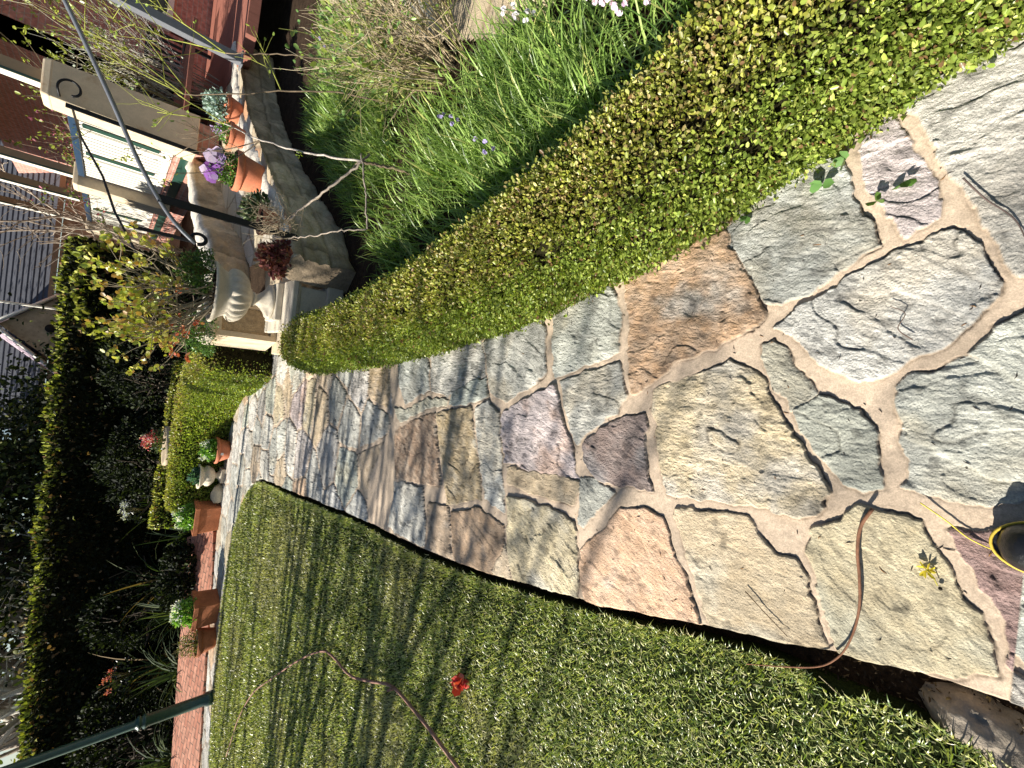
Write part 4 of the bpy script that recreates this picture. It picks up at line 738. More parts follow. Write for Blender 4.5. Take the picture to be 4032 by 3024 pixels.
# plants in the urn: tall jade plant with red-tipped leaves
r_ = empty('jade_plant', (.50, 4.52, .88), 'branching jade plant with yellow-green and red leaves growing in the stone urn', 'plant')
mb = MB(); lp_, lc_, ln_ = [], [], []
def twig(p, d, L, rad, lev, mb, tips, curl=.35, ncol=(.30, .25, .17), n=5, up=.0):
    pts = [np.array(p)]; dd = np.array(d, float)
    for k in range(4):
        dd = nrm(dd + rng.normal(0, curl * .35, 3) + np.array([0, 0, up])); pts.append(pts[-1] + dd * L / 4)
    mb.tube(pts, np.linspace(rad, rad * .6, 5), n, ncol, cap=False)
    if lev == 0: tips.append((pts[-1], dd)); tips.append((pts[3], dd)); return
    for k in range(rng.integers(2, 4)):
        s_ = rng.integers(2, 5); nd = nrm(dd + rng.normal(0, .55, 3)); twig(pts[s_], nd, L * rng.uniform(.55, .8), rad * .6, lev - 1, mb, tips, curl, ncol, n, up)
tips = []
for k in range(24):
    a = rng.uniform(0, 2 * PI); twig((rng.normal(-.02, .07), rng.normal(0, .07), 0), (math.cos(a) * .8 - .62, math.sin(a) * .7, 1.0), .38, .009, 2, mb, tips, up=.08)
mb.build('branches', M['bark'], r_)
P = []; Nn = []; C_ = []
for t, d in tips:
    for k in range(5):
        P.append(t + rng.normal(0, .012, 3)); Nn.append(nrm(d + rng.normal(0, .8, 3)))
        low = t[2] < .24
        C_.append(((.50, .12, .06) if rng.random() < .7 else (.55, .25, .12)) if low and rng.random() < .75 else [(.46, .48, .08), (.34, .42, .07), (.58, .54, .14), (.50, .30, .09)][rng.integers(4)])
mb = MB(); leaves(mb, np.array(P), np.array(Nn), rng.uniform(.026, .046, len(P)), np.array(C_), spread=.3, aspect=1.0, fold=.06); mb.build('foliage', M['leaf'], r_)
bushy('trailing_fern', 'fine dark green fern-like plant filling the right side of the urn', (.68, 4.5, .92), .19, 2600, .018, pal=[(.07, .15, .03), (.12, .22, .05), (.04, .09, .02)], stems=34, sq=1.0)
bushy('trailing_fern', 'feathery green foliage behind the urn and below the jade plant', (.20, 5.35, .74), .26, 2600, .022, pal=[(.07, .15, .03), (.12, .24, .06), (.04, .09, .02)], stems=30)
# ------------------------------------------------------------------ flower bed: strappy leaves
mb = MB()
def bedpts(n):
    x = rng.uniform(.5, 4.2, n); y = rng.uniform(-.3, 5.6, n)
    hx = np.interp(y, [-.4, .35, .72, 1.1, 1.92, 2.9, 3.7, 4.3], [1.62, 1.28, 1.05, .92, .70, .55, .46, .44])
    wl = np.interp(y, [3.3, 3.95, 4.9, 6.3], [.72, 1.25, 2.0, 3.2]); k = (x > hx) & ((y < 3.3) | (x > wl + .10)) & (x < 1.2 + .55 * np.maximum(y, .8) + .3)
    return x[k], y[k]
x, y = bedpts(60000); cl = fbm(x * 2.2, y * 2.2, 88, 3); k = (rng.uniform(0, 1, len(x)) < .20 + .5 * sst(.4, .6, cl)) & ((x < 2.1 + .1 * y) | (y > 3.4))
k &= ~((x > 1.95) & (y < 2.9))
x, y = x[k], y[k]; n = len(x); print('strap', n)
pal = [(.20, .32, .07), (.30, .44, .10), (.11, .19, .035), (.42, .54, .16), (.55, .55, .18)]
blades(mb, np.c_[x, y, np.full(n, -.08)], rng.uniform(.20, .40, n) * np.where(y > 2.7, .62, 1.0) * (.75 + .5 * fbm(x * 2.2, y * 2.2, 88, 3)), rng.uniform(.008, .016, n), mixcol(n, pal, [4, 4, 3, 2, .5]), lean=.42, seg=4, curl=.55)
tag(mb.build('strappy_ground_cover', M['leaf']), 'dense bright green strap-leaved ground cover filling the bed behind the hedge', 'ground cover', kind='stuff')
def bell_spike(c, h, label, colr, n=7, lean=(0, 0)):
    r = empty('flower_spike', c, label, 'flower', 'flower spikes in the strappy bed'); mb = MB()
    p = [(lean[0] * t * t, lean[1] * t * t, h * t) for t in np.linspace(0, 1, 6)]; mb.tube(p, .0022, 5, (.14, .26, .06)); mb.build('stem', M['leaf'], r); mb = MB()
    for k in range(n):
        t = .66 + .34 * k / n; q = np.array([lean[0] * t * t, lean[1] * t * t, h * t]); a = k * 2.4; m = 9
        cc = q + np.array([math.cos(a), math.sin(a), -.2]) * .014
        leaves(mb, cc + rng.normal(0, .003, (m, 3)), np.tile([math.cos(a) * .6, math.sin(a) * .6, -.7], (m, 1)), .017, mixcol(m, colr, [1] * len(colr), .06), spread=.35, aspect=1.0)
    mb.build('flowers', M['petal'], r)
LIL = [(.52, .44, .78), (.62, .55, .85), (.42, .36, .72)]; PNK = [(.78, .62, .80), (.85, .74, .86), (.70, .52, .74)]; WHB = [(.8, .78, .84), (.7, .66, .8)]
for (c, h, lb, cl_, n, ln) in (((1.08, 1.62, 0), .42, 'single lilac flower spike in the shaded gap behind the hedge', LIL, 4, (0, -.04)),
    ((1.20, .72, .1), .50, 'pale pink hanging bell flowers nearest the hedge corner at the right', PNK, 14, (-.04, -.02)), ((1.26, .80, .1), .47, 'second pale pink bell flower stem leaning over the hedge', PNK, 12, (-.08, .05)),
    ((1.62, 1.35, 0), .44, 'small white bell spike drooping in the middle of the strappy bed', WHB, 8, (-.05, .12)), ((1.55, 1.05, 0), .45, 'white bell spike right of the middle of the strappy bed', WHB, 8, (.03, .15)),
    ((2.02, 1.42, 0), .46, 'violet-blue bell spike by the sunny stone at the right rim of the bed', LIL, 12, (.02, .0)), ((1.95, 1.30, 0), .42, 'violet-blue bell spike a little nearer the hedge at the right rim', LIL, 9, (.04, .02)),
    ((1.35, 1.95, 0), .40, 'faint violet bells low among the strappy leaves', LIL, 5, (0, 0)), ((2.55, 3.7, 0), .60, 'lone lilac bloom before the rock-faced wall', LIL, 4, (0, 0))):
    bell_spike(c, h, lb, cl_, n, ln)
mb = MB(); mb.lathe([(0, .08), (.16, .07), (.2, .03), (.2, -.09)], n=14, col_=(.58, .48, .32)); o = mb.build('boulder', M['rock']); o.location = (2.35, 1.75, 0); o.scale = (1.6, 1, 1); tag(o, 'sunlit cream stone lying at the right rim of the strappy bed', 'stone')
# sunny cream garden wall behind the twiggy shrub
paving('garden_walk', [(2.2, 1.2), (2.0, 2.0), (2.7, 3.4), (4.2, 5.4), (9, 5.8), (9, 1.0)], -.02, .7, CR[:3], 'sunny cream paving beyond the bed')

# ------------------------------------------------------------------ twiggy shrub, rose canes
def stems_shrub(name, label, c, n, hmin, hmax, lean, cols, nleaf, leafsz, rad=.25, r0=.006, pal=LG, dirv=(0, 0, 0), lev=2, thorn=False):
    r = empty(name, c, label, 'shrub'); mb = MB(); tips = []
    for k in range(n):
        a = rng.uniform(0, 2 * PI); d = nrm(np.array([math.cos(a) * lean, math.sin(a) * lean, 1.]) + np.array(dirv)); p = (math.cos(a) * rad * rng.random(), math.sin(a) * rad * rng.random(), -.05)
        twig(p, d, rng.uniform(hmin, hmax), r0 * rng.uniform(.6, 1.2), lev, mb, tips, .22, cols[rng.integers(len(cols))], 5, .05)
    mb.build('stems', M['bark'], r)
    if nleaf:
        T_ = [tips[i] for i in rng.integers(0, len(tips), nleaf)]; P = np.array([t + rng.normal(0, .02, 3) for t, d in T_]); mb = MB()
        leaves(mb, P, np.array([d for t, d in T_]), leafsz * rng.uniform(.6, 1.4, nleaf), mixcol(nleaf, pal, [1] * len(pal)), spread=.8); mb.build('foliage', M['leaf'], r)
    return r
TW = [(.42, .33, .22), (.34, .27, .15), (.50, .42, .28), (.26, .28, .08)]
stems_shrub('twiggy_shrub', 'tangle of tan bare stems with few lime leaves at the right behind the bed', (2.2, 2.65, -.05), 90, .34, .55, .5, TW, 700, .034, .22, .0058, pal=[(.30, .38, .07), (.22, .34, .08), (.16, .28, .08)], dirv=(.1, .15, 0), lev=2)
stems_shrub('twiggy_shrub', 'lime-twigged bush with heart-shaped leaves against the right part of the curved wall', (2.62, 3.35, -.05), 34, .32, .5, .5, TW, 320, .04, .2, .005, pal=[(.30, .38, .07), (.20, .32, .08), (.14, .26, .08)], dirv=(.15, .35, 0), lev=2)
def cane(mb, pts, r0, r1, c, th=True, n=22):
    P = np.array(pts, float); t = np.linspace(0, 1, n); d = np.r_[0, np.cumsum(np.linalg.norm(np.diff(P, axis=0), axis=1))]; d /= d[-1]
    Q = np.stack([np.interp(t, d, P[:, k]) for k in range(3)], 1); Q[1:-1] += rng.normal(0, .004, (n - 2, 3)); mb.tube(Q, np.linspace(r0, r1, n), 7, c)
    if th:
        for k in range(1, n - 1, 1):
            if rng.random() < .7:
                dr = nrm(rng.normal(0, 1, 3)); rr = r0 + (r1 - r0) * k / n; mb.tube([Q[k] + dr * rr * .6, Q[k] + dr * (rr + .007)], [.0022, .0004], 4, (.45, .36, .28))
    return Q
GYC = (.36, .30, .24); GRC = (.34, .36, .08); BRC = (.20, .15, .10)
def P3(x, y, d):   # a spot d metres ahead on the line given by world offsets
    return (x, y, d)
r_ = empty('rose_bush', (1.46, 3.04, 0), 'leafless grey-brown thorny rose canes arching in front of the sandstone wall', 'rose bush')
mb = MB(); o0 = np.array([1.46, 3.04, 0])
A0 = np.array([1.46, 3.04, .30]); B0 = np.array([.98, 2.97, .25]); U0 = np.array([1.00, 3.50, .62])
for pts, a, b, c, th in (
    ([(1.50, 2.95, -.05), (1.48, 3.0, .15), A0], .012, .010, BRC, 1),
    ([A0, (1.22, 3.28, .48), U0 + [.03, 0, 0]], .0085, .007, GYC, 1),
    ([(1.53, 3.03, .26), (1.28, 3.25, .43), U0 + [.02, .02, .02]], .0085, .0065, (.30, .24, .17), 1),
    ([A0 + [.05, 0, .02], (1.30, 3.0, .29), (1.12, 2.97, .27), B0], .0065, .006, GYC, 1),
    ([B0, (.95, 3.05, .37), (.90, 3.25, .52), (.88, 3.45, .62)], .0055, .004, GYC, 1),
    ([A0, (1.47, 3.2, .46), (1.52, 3.45, .62), (1.62, 3.75, .80), (1.74, 4.0, 1.0)], .0085, .004, (.48, .42, .36), 1),
    ([(2.2, 3.4, -.05), (2.15, 3.55, .35), (2.05, 3.75, .70), (1.95, 3.9, .95), (1.85, 4.05, 1.25)], .007, .004, BRC, 0),
    ([(2.4, 3.3, 0), (2.35, 3.5, .4), (2.28, 3.7, .75), (2.2, 3.9, 1.05)], .006, .0035, BRC, 0)):
    Q = cane(mb, [np.array(p) - o0 for p in pts], a, b, c, th)
tips = []
for k in range(46):
    p = U0 - o0 + rng.normal(0, .05, 3); twig(p, (rng.normal(-.1, .5), rng.normal(.4, .4), rng.normal(.55, .4)), rng.uniform(.10, .24), .0026, 1, mb, tips, .5, (.30, .24, .16), 4)
tp2 = []
for (p, d, L_, cc) in [((1.74, 4.0, 1.0), (.5, .6, 1.1), .5, GRC), ((1.74, 4.0, 1.0), (.2, .7, .9), .45, GRC), ((1.85, 4.05, 1.25), (.6, .5, 1), .6, GRC), ((1.85, 4.05, 1.25), (.1, .6, 1), .5, GRC), ((1.85, 4.05, 1.2), (.9, .3, .9), .55, GRC), ((2.2, 3.9, 1.05), (.5, .5, 1), .6, GRC), ((2.2, 3.9, 1.05), (.1, .5, 1), .5, GRC), ((1.62, 3.75, .8), (-.4, .6, .6), .35, BRC), ((1.62, 3.75, .8), (-.7, .5, .5), .38, BRC), ((1.70, 3.9, .95), (-.5, .8, .5), .4, BRC), ((2.05, 3.75, .7), (1, .3, .4), .35, GRC)]:
    twig(np.array(p) - o0, d, L_, .0050, 2, mb, tp2, .25, cc, 5, .03)
mb.build('canes', M['bark'], r_)
mb = MB(); T_ = [tp2[i] for i in rng.integers(0, len(tp2), 60)]; leaves(mb, np.array([t for t, d in T_] + [np.array([1.5, 3.42, .62]) - o0 + rng.normal(0, .02, 3) for _ in range(7)]), np.array([d for t, d in T_] + [[-.2, -.5, .3]] * 7), .03, mixcol(67, [(.34, .42, .06), (.26, .36, .07)], [1, 1]), spread=.6); mb.build('foliage', M['leaf'], r_)
stems_shrub('twiggy_vine', 'bare twigs with yellow-green tips climbing behind the veranda posts', (4.1, 9.6, .9), 26, .7, 1.2, .35, [(.30, .28, .12), (.45, .42, .30), (.16, .13, .08)], 900, .05, .5, .010, pal=[(.34, .38, .06), (.25, .30, .05)], lev=2)
stems_shrub('twiggy_vine', 'pale grey bare stems in front of the dark house opening, right of the nearest pillar', (4.6, 9.6, .45), 22, .8, 1.2, .22, [(.5, .48, .42), (.35, .33, .28)], 260, .05, .3, .009, pal=[(.10, .2, .05), (.5, .55, .45)], lev=2)
stems_shrub('flowering_shrub', 'dark shrub with pinkish buds between the veranda posts', (4.2, 13.6, .9), 22, .8, 1.2, .3, [(.25, .2, .14)], 1500, .06, .6, .01, pal=[(.25, .32, .06), (.16, .22, .05), (.35, .10, .16)], lev=2)

# ------------------------------------------------------------------ sticks and small things lying about
def stick(name, label, pts, r0, r1, c, cat='stem', n=60, extra=None, wob=.002):
    Q = smooth_poly([(p[0], p[1]) for p in pts], n); d = np.linspace(0, 1, n); z = np.interp(d, np.linspace(0, 1, len(pts)), [p[2] for p in pts])
    mb = MB(); mb.tube(np.c_[Q, z + rng.normal(0, wob, n)], np.linspace(r0, r1, n), 7, c)
    for p, dr, l, r in (extra or []): mb.tube([p, np.array(p) + np.array(dr) * l], [r, r * .5], 6, c)
    return tag(mb.build(name, M['bark']), label, cat)
stick('vine_stem', 'long curving dry brown stem lying across the sunny lawn', [(-5.1, 6.09, .03), (-4.36, 5.7, .03), (-3.79, 5.24, .035), (-3.24, 4.61, .04), (-2.71, 3.97, .05), (-2.46, 3.63, .05), (-2.32, 3.38, .045), (-2.29, 3.22, .04), (-2.27, 2.98, .035), (-2.12, 2.62, .035), (-1.99, 2.33, .035), (-1.98, 2.17, .035), (-1.98, 1.91, .035), (-2.0, 1.62, .035), (-2.02, 1.3, .035)], .005, .0105, (.30, .17, .13), wob=.001, extra=[((-1.99, 2.33, .04), (-.3, .4, .9), .04, .012)])
stick('dry_stem', 'thin curved reddish-brown stem lying on the near path with its end over the lawn edge', [(-.226, .142, .022), (-.275, .161, .020), (-.341, .164, .018), (-.414, .154, .020), (-.482, .148, .02), (-.562, .155, .022), (-.624, .173, .024), (-.665, .199, .028), (-.722, .287, .025), (-.771, .393, .03)], .0046, .0012, (.22, .11, .065), wob=.0003)
stick('grass_straw', 'thin yellow straw on the path beside the boot', [(-.187, .055, .012), (-.217, .008, .010), (-.249, -.037, .012), (-.261, -.092, .012), (-.257, -.117, .012), (-.22, -.19, .012)], .0016, .0012, (.62, .52, .08), cat='straw', wob=.0002)
stick('dry_stem', 'fine dark twig lying on the beige flagstone near the lawn edge', [(-.565, .42, .015), (-.60, .37, .014), (-.645, .30, .014)], .0018, .001, (.13, .09, .05), wob=.0002)
stick('dry_stem', 'short dark twig on the pale flagstone by the hedge at the right corner', [(.62, .04, .018), (.56, .00, .018), (.50, -.05, .018), (.42, -.08, .018)], .0022, .0012, (.12, .09, .08), wob=.0002)
stick('dry_stem', 'tiny curled twig in the middle of the big grey flagstone', [(.22, .10, .018), (.25, .13, .019), (.29, .12, .018), (.31, .15, .018)], .0014, .0009, (.12, .08, .06), wob=.0003)
stick('dry_stem', 'straight pale straw on the mulch beside the lawn corner', [(-.72, .22, .0), (-.76, .14, .0), (-.80, .05, .0)], .0012, .001, (.5, .42, .25), wob=.0002)
r_ = empty('fallen_flower', (-1.58, 1.70, .03), 'crumpled red and pink flower fallen on the lawn', 'flower'); mb = MB(); n = 26
leaves(mb, rng.normal(0, .012, (n, 3)), np.tile([0, 0, .4], (n, 1)), rng.uniform(.03, .055, n), mixcol(n, [(.62, .07, .05), (.75, .22, .16), (.5, .05, .07)], [1, 1, 1]), spread=.9, aspect=1.2); mb.build('petals', M['petal'], r_)
r_ = empty('fallen_blossom', (-.345, .03, .014), 'small yellow star blossom with a dark seed head on the near flagstone', 'flower'); mb = MB()
leaves(mb, rng.normal(0, .002, (8, 3)), np.c_[np.cos(np.arange(8) * .8), np.sin(np.arange(8) * .8), np.full(8, .3)], .022, mixcol(8, [(.60, .50, .05)], [1]), spread=.1, aspect=.5); mb.build('petals', M['petal'], r_)
mb = MB(); mb.tube([(-.03, -.02, .002), (-.01, -.01, .004), (0, 0, .004)], .0012, 5, (.4, .36, .06)); mb.lathe([(0, .006), (.004, .004), (.004, 0)], c=(-.035, -.025, 0), n=8, col_=(.02, .015, .01)); mb.build('stalk', M['bark'], r_)
for i, (x, y, s, c, lb) in enumerate(((.64, .15, .030, (.07, .15, .03), 'dark green fallen leaf nearest the hedge on the pale corner flagstone'), (.60, .20, .026, (.10, .18, .04), 'green fallen leaf pair beside the hedge foot on the corner flagstone'), (.68, .33, .036, (.12, .24, .07), 'green cut leaf on the joint right under the hedge'), (.74, .28, .034, (.14, .26, .08), 'second green leaf by the hedge foot above the mortar joint'), (.63, .53, .026, (.08, .16, .04), 'small green leaf on the grey flagstone under the hedge'))):
    mb = MB(); n = 3; leaves(mb, np.zeros((n, 3)) + [0, 0, .004], np.c_[rng.normal(0, 1, n), rng.normal(0, 1, n), np.full(n, .25)], s, mixcol(n, [c], [1]), spread=.2, aspect=1.0)
    o = mb.build('fallen_leaf', M['leaf']); o.location = (x, y, .016); tag(o, lb, 'leaf', 'fallen leaves on the path')
# fine litter on the stones
mb = MB(); n = 520; t = rng.integers(0, len(X), n); k = (Y[t] < 3.2)
t = t[k]
for i in t:
    p = np.array([X[i], Y[i], Z[i] + .0015]); a = rng.uniform(0, PI); l = rng.uniform(.002, .008) * (1.6 if rng.random() < .15 else 1); d = np.array([math.cos(a), math.sin(a), 0]) * l
    mb.tube([p - d, p + rng.normal(0, .0015, 3) * [1, 1, 0], p + d], [.0006, .0012, .0005], 4, (.035, .025, .02) if rng.random() < .8 else (.25, .13, .05))
tag(mb.build('leaf_litter', M['bark']), 'dark specks of leaf litter scattered on the stones', 'litter', kind='stuff')
# mulch pocket and rough kerb stone at the lawn corner beside the camera
mb = MB(); n = 2600; x = rng.uniform(-1.05, -.58, n); y = rng.uniform(-.45, .24, n); k = ((x + .72) + (y - .12) * .55 > -.12) | (y < .05); x, y = x[k], y[k]; m = len(x)
leaves(mb, np.c_[x, y, rng.uniform(-.08, -.045, m)], np.tile([0, 0, .5], (m, 1)), rng.uniform(.006, .02, m), mixcol(m, [(.05, .035, .025), (.10, .07, .045), (.20, .15, .09), (.03, .02, .015)], [4, 3, 1.5, 3]), spread=.8, aspect=.4)
tag(mb.build('mulch', M['dleaf']), 'dark bark mulch and dry bits in the hollow at the lawn corner', 'mulch', kind='stuff')
u_ = np.linspace(0, 1, 60); v_ = np.linspace(0, 1, 26); UU, VV = np.meshgrid(u_, v_, indexing='ij'); mb = MB()
bx = -.645 - .16 * UU - .02; by = .02 - .40 * UU; wd = (.14 + .05 * np.sin(UU * 3)) * np.minimum(1, UU * 5 + .25)
xx = bx + (VV - .5) * wd * .95 + (fbm(UU * 8, VV * 4, 3, 3) - .5) * .02; yy_ = by + (VV - .5) * wd * -.3; zz = -.09 + .085 * np.sin(VV * PI) ** .55 * np.minimum(1, UU * 6 + .15) + (fbm(UU * 14, VV * 7, 9, 4) - .5) * .035
cc = np.array([.30, .255, .20]) * (.5 + 1.0 * fbm(UU * 9, VV * 5, 19, 4).ravel()[:, None]); q = (np.arange(59)[:, None] * 26 + np.arange(25)[None]).ravel()
mb.add(np.stack([xx, yy_, zz], -1).reshape(-1, 3), np.stack([q, q + 26, q + 27, q + 1], 1)[:, ::-1], cc); tag(mb.build('kerb_rock', M['rock']), 'rough dirt-covered edging rock at the lawn corner beside the path', 'rock')

# ------------------------------------------------------------------ the photographer, of whom only a boot tip shows
r_ = empty('person', (-.18, -.32, 0), 'person standing behind the view in a black boot with yellow welt', 'person')
def boot(x, y, rz):
    e = empty('boot', (x, y, .012)); e.parent = r_; e.rotation_euler = (0, 0, rz)
    mb = MB(); ny = 40; na = 28; V = []
    for i in range(ny):
        t = i / (ny - 1); yy = -.14 + .30 * t                      # heel to toe
        w_ = .052 * (1 - max(0, (t - .80) / .20) ** 2.6) ** .5 if t > .80 else (.036 + .016 * sst(.1, .65, t)); w_ = max(w_, .004) * (1 if t > .06 else .75)
        h_ = .060 * (max(0, 1 - ((t - .70) / .30) ** 3.2)) ** .5 if t > .7 else .060 + .07 * (1 - sst(.35, .68, t)); h_ = max(h_, .006)
        for k in range(na):
            a = PI * k / (na - 1); rib = 1 + .03 * math.sin(t * 130) * sst(.62, .8, t)
            V.append((math.cos(a) * w_, yy, .024 + math.sin(a) ** .8 * h_ * rib))
    F = [(i * na + k, i * na + k + 1, (i + 1) * na + k + 1, (i + 1) * na + k) for i in range(ny - 1) for k in range(na - 1)]
    mb.add(V, F); mb.build('upper', M['leather'], e)
    out = [(math.cos(a) * .052, .085 + math.sin(a) * .078) for a in np.linspace(0, PI, 18)] + [(-.040, -.06), (-.036, -.12), (-.02, -.148), (.02, -.148), (.036, -.12), (.040, -.06)]
    ou = [(x_ * 1.09, y_ * 1.03) for x_, y_ in out]; mb = MB(); mb.prism(ou, 0, .018); mb.build('sole', M['leather'], e)
    mb = MB(); c = [(x_ * 1.10, y_ * 1.035, .023) for x_, y_ in out]; mb.tube(c + [c[0]], .0030, 6); mb.build('welt', M['welt'], e)
    mb = MB(); mb.lathe([(.046, .05), (.050, .12), (.053, .22), (.055, .235), (.05, .23)], c=(0, -.08, 0), n=20); mb.build('shaft', M['leather'], e)
    return e
boot(-.045, .087, .08); boot(.26, -.02, -.15)
def skinfig(name, nodes, edges, rads, m, par):
    me = bpy.data.meshes.new(name); me.from_pydata(nodes, edges, []); me.update(); o = bpy.data.objects.new(name, me); col.objects.link(o); o.parent = par
    s = o.modifiers.new('skin', 'SKIN'); 
    for i, v in enumerate(me.skin_vertices[0].data): v.radius = (rads[i], rads[i]); v.use_root = (i == 0)
    s.use_smooth_shade = True; b = o.modifiers.new('sub', 'SUBSURF'); b.levels = b.render_levels = 2; me.materials.append(m); return o
# coordinates relative to the person's base
nd = [(.08, -.06, .92), (.08, -.05, 1.10), (.08, -.04, 1.32), (.08, -.03, 1.44), (.08, .0, 1.53), (.08, .015, 1.62), (.08, .01, 1.70),
      (-.01, -.06, .84), (-.07, -.02, .48), (-.105, -.04, .13), (.17, -.06, .84), (.23, -.06, .48), (.26, -.10, .13),
      (-.10, -.04, 1.38), (-.17, .0, 1.12), (-.02, .22, 1.24), (.26, -.04, 1.38), (.34, .0, 1.12), (.32, .22, 1.24)]
ed_ = [(0, 1), (1, 2), (2, 3), (3, 4), (4, 5), (5, 6), (0, 7), (7, 8), (8, 9), (0, 10), (10, 11), (11, 12), (2, 13), (13, 14), (14, 15), (2, 16), (16, 17), (17, 18)]
rd = [.15, .13, .15, .06, .055, .095, .06, .09, .065, .045, .09, .065, .045, .06, .042, .028, .06, .042, .028]
skinfig('body', nd, ed_, rd, M['cloth'], r_)
mb = MB(); mb.lathe([(0, 1.765), (.05, 1.755), (.088, 1.72), (.103, 1.66), (.10, 1.60), (.085, 1.555)], c=(.08, -.005, 0), n=20); mb.build('hair', M['hair'], r_)

# ------------------------------------------------------------------ dark bed below the tall hedge
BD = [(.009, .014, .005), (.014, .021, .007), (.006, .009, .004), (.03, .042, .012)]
def strap_plant(name, label, c, n, L_, W_, pal, lean=.6, group=None):
    mb = MB(); a = rng.uniform(0, .12, (n, 2)); blades(mb, np.c_[rng.normal(0, .06, (n, 2)), np.zeros(n)], L_ * rng.uniform(.6, 1.2, n), W_, mixcol(n, pal, [1] * len(pal)), lean=lean, seg=6, curl=.45)
    o = mb.build(name, M['dleaf']); o.location = c; return tag(o, label, 'plant', group)
for i, (x, y, s, lb) in enumerate(((-4.6, 9.2, 1.1, 'dark strap-leaved plant in the bed behind the two left pots'), (-5.6, 9.0, 1.0, 'arching dark strap-leaved plant left of the pots, in front of the lamp post'), (-7.0, 8.8, 1.2, 'arching strap-leaved plant at the far left behind the lamp post'), (-3.4, 9.6, 1.0, 'dark strap-leaved plant behind the left end of the curved hedge'), (-8.3, 8.4, 1.2, 'pale-edged strap-leaved plant at the far left edge of the bed'), (-6.2, 10.4, 1.5, 'tall drooping dark-leaved plant before the tall hedge'), (-4.6, 10.6, 1.6, 'tall drooping plant with brown dead leaves below the tall hedge'), (-3.0, 10.7, 1.5, 'tall dark grassy plant below the tall hedge near its middle'))):
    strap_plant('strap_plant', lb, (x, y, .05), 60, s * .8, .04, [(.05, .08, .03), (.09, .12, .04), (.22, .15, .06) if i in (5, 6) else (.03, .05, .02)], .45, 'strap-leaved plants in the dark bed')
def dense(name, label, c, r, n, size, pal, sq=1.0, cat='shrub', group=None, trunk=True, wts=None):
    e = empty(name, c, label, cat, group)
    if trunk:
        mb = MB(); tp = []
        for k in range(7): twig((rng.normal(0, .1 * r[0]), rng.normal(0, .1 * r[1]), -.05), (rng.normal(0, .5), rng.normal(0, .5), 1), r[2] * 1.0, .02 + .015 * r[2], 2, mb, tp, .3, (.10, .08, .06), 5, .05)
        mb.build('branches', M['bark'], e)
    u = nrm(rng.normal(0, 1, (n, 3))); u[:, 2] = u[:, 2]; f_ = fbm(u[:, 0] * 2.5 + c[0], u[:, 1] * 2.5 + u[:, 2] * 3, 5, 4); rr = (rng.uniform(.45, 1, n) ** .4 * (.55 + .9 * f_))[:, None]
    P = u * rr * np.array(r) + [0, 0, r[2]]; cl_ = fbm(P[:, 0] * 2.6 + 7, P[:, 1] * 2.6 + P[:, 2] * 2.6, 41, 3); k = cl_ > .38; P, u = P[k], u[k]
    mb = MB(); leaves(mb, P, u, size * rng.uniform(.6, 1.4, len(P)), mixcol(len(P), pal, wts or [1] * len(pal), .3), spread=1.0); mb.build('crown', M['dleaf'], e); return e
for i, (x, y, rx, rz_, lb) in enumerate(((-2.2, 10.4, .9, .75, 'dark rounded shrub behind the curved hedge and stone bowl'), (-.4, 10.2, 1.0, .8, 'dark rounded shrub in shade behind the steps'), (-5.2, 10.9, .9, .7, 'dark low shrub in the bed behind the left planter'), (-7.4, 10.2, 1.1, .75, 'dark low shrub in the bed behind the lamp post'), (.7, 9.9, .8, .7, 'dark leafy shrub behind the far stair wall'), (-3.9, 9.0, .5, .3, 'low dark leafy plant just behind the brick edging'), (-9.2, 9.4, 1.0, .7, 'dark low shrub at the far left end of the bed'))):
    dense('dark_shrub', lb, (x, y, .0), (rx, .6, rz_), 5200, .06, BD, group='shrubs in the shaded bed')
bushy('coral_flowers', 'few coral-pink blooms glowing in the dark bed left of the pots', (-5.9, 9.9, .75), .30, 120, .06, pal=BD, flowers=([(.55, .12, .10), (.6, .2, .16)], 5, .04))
bushy('white_flowers', 'dim white blooms in the dark bed above the hedge end', (-2.9, 9.8, .85), .22, 140, .05, pal=BD, flowers=([(.5, .52, .6)], 7, .04))

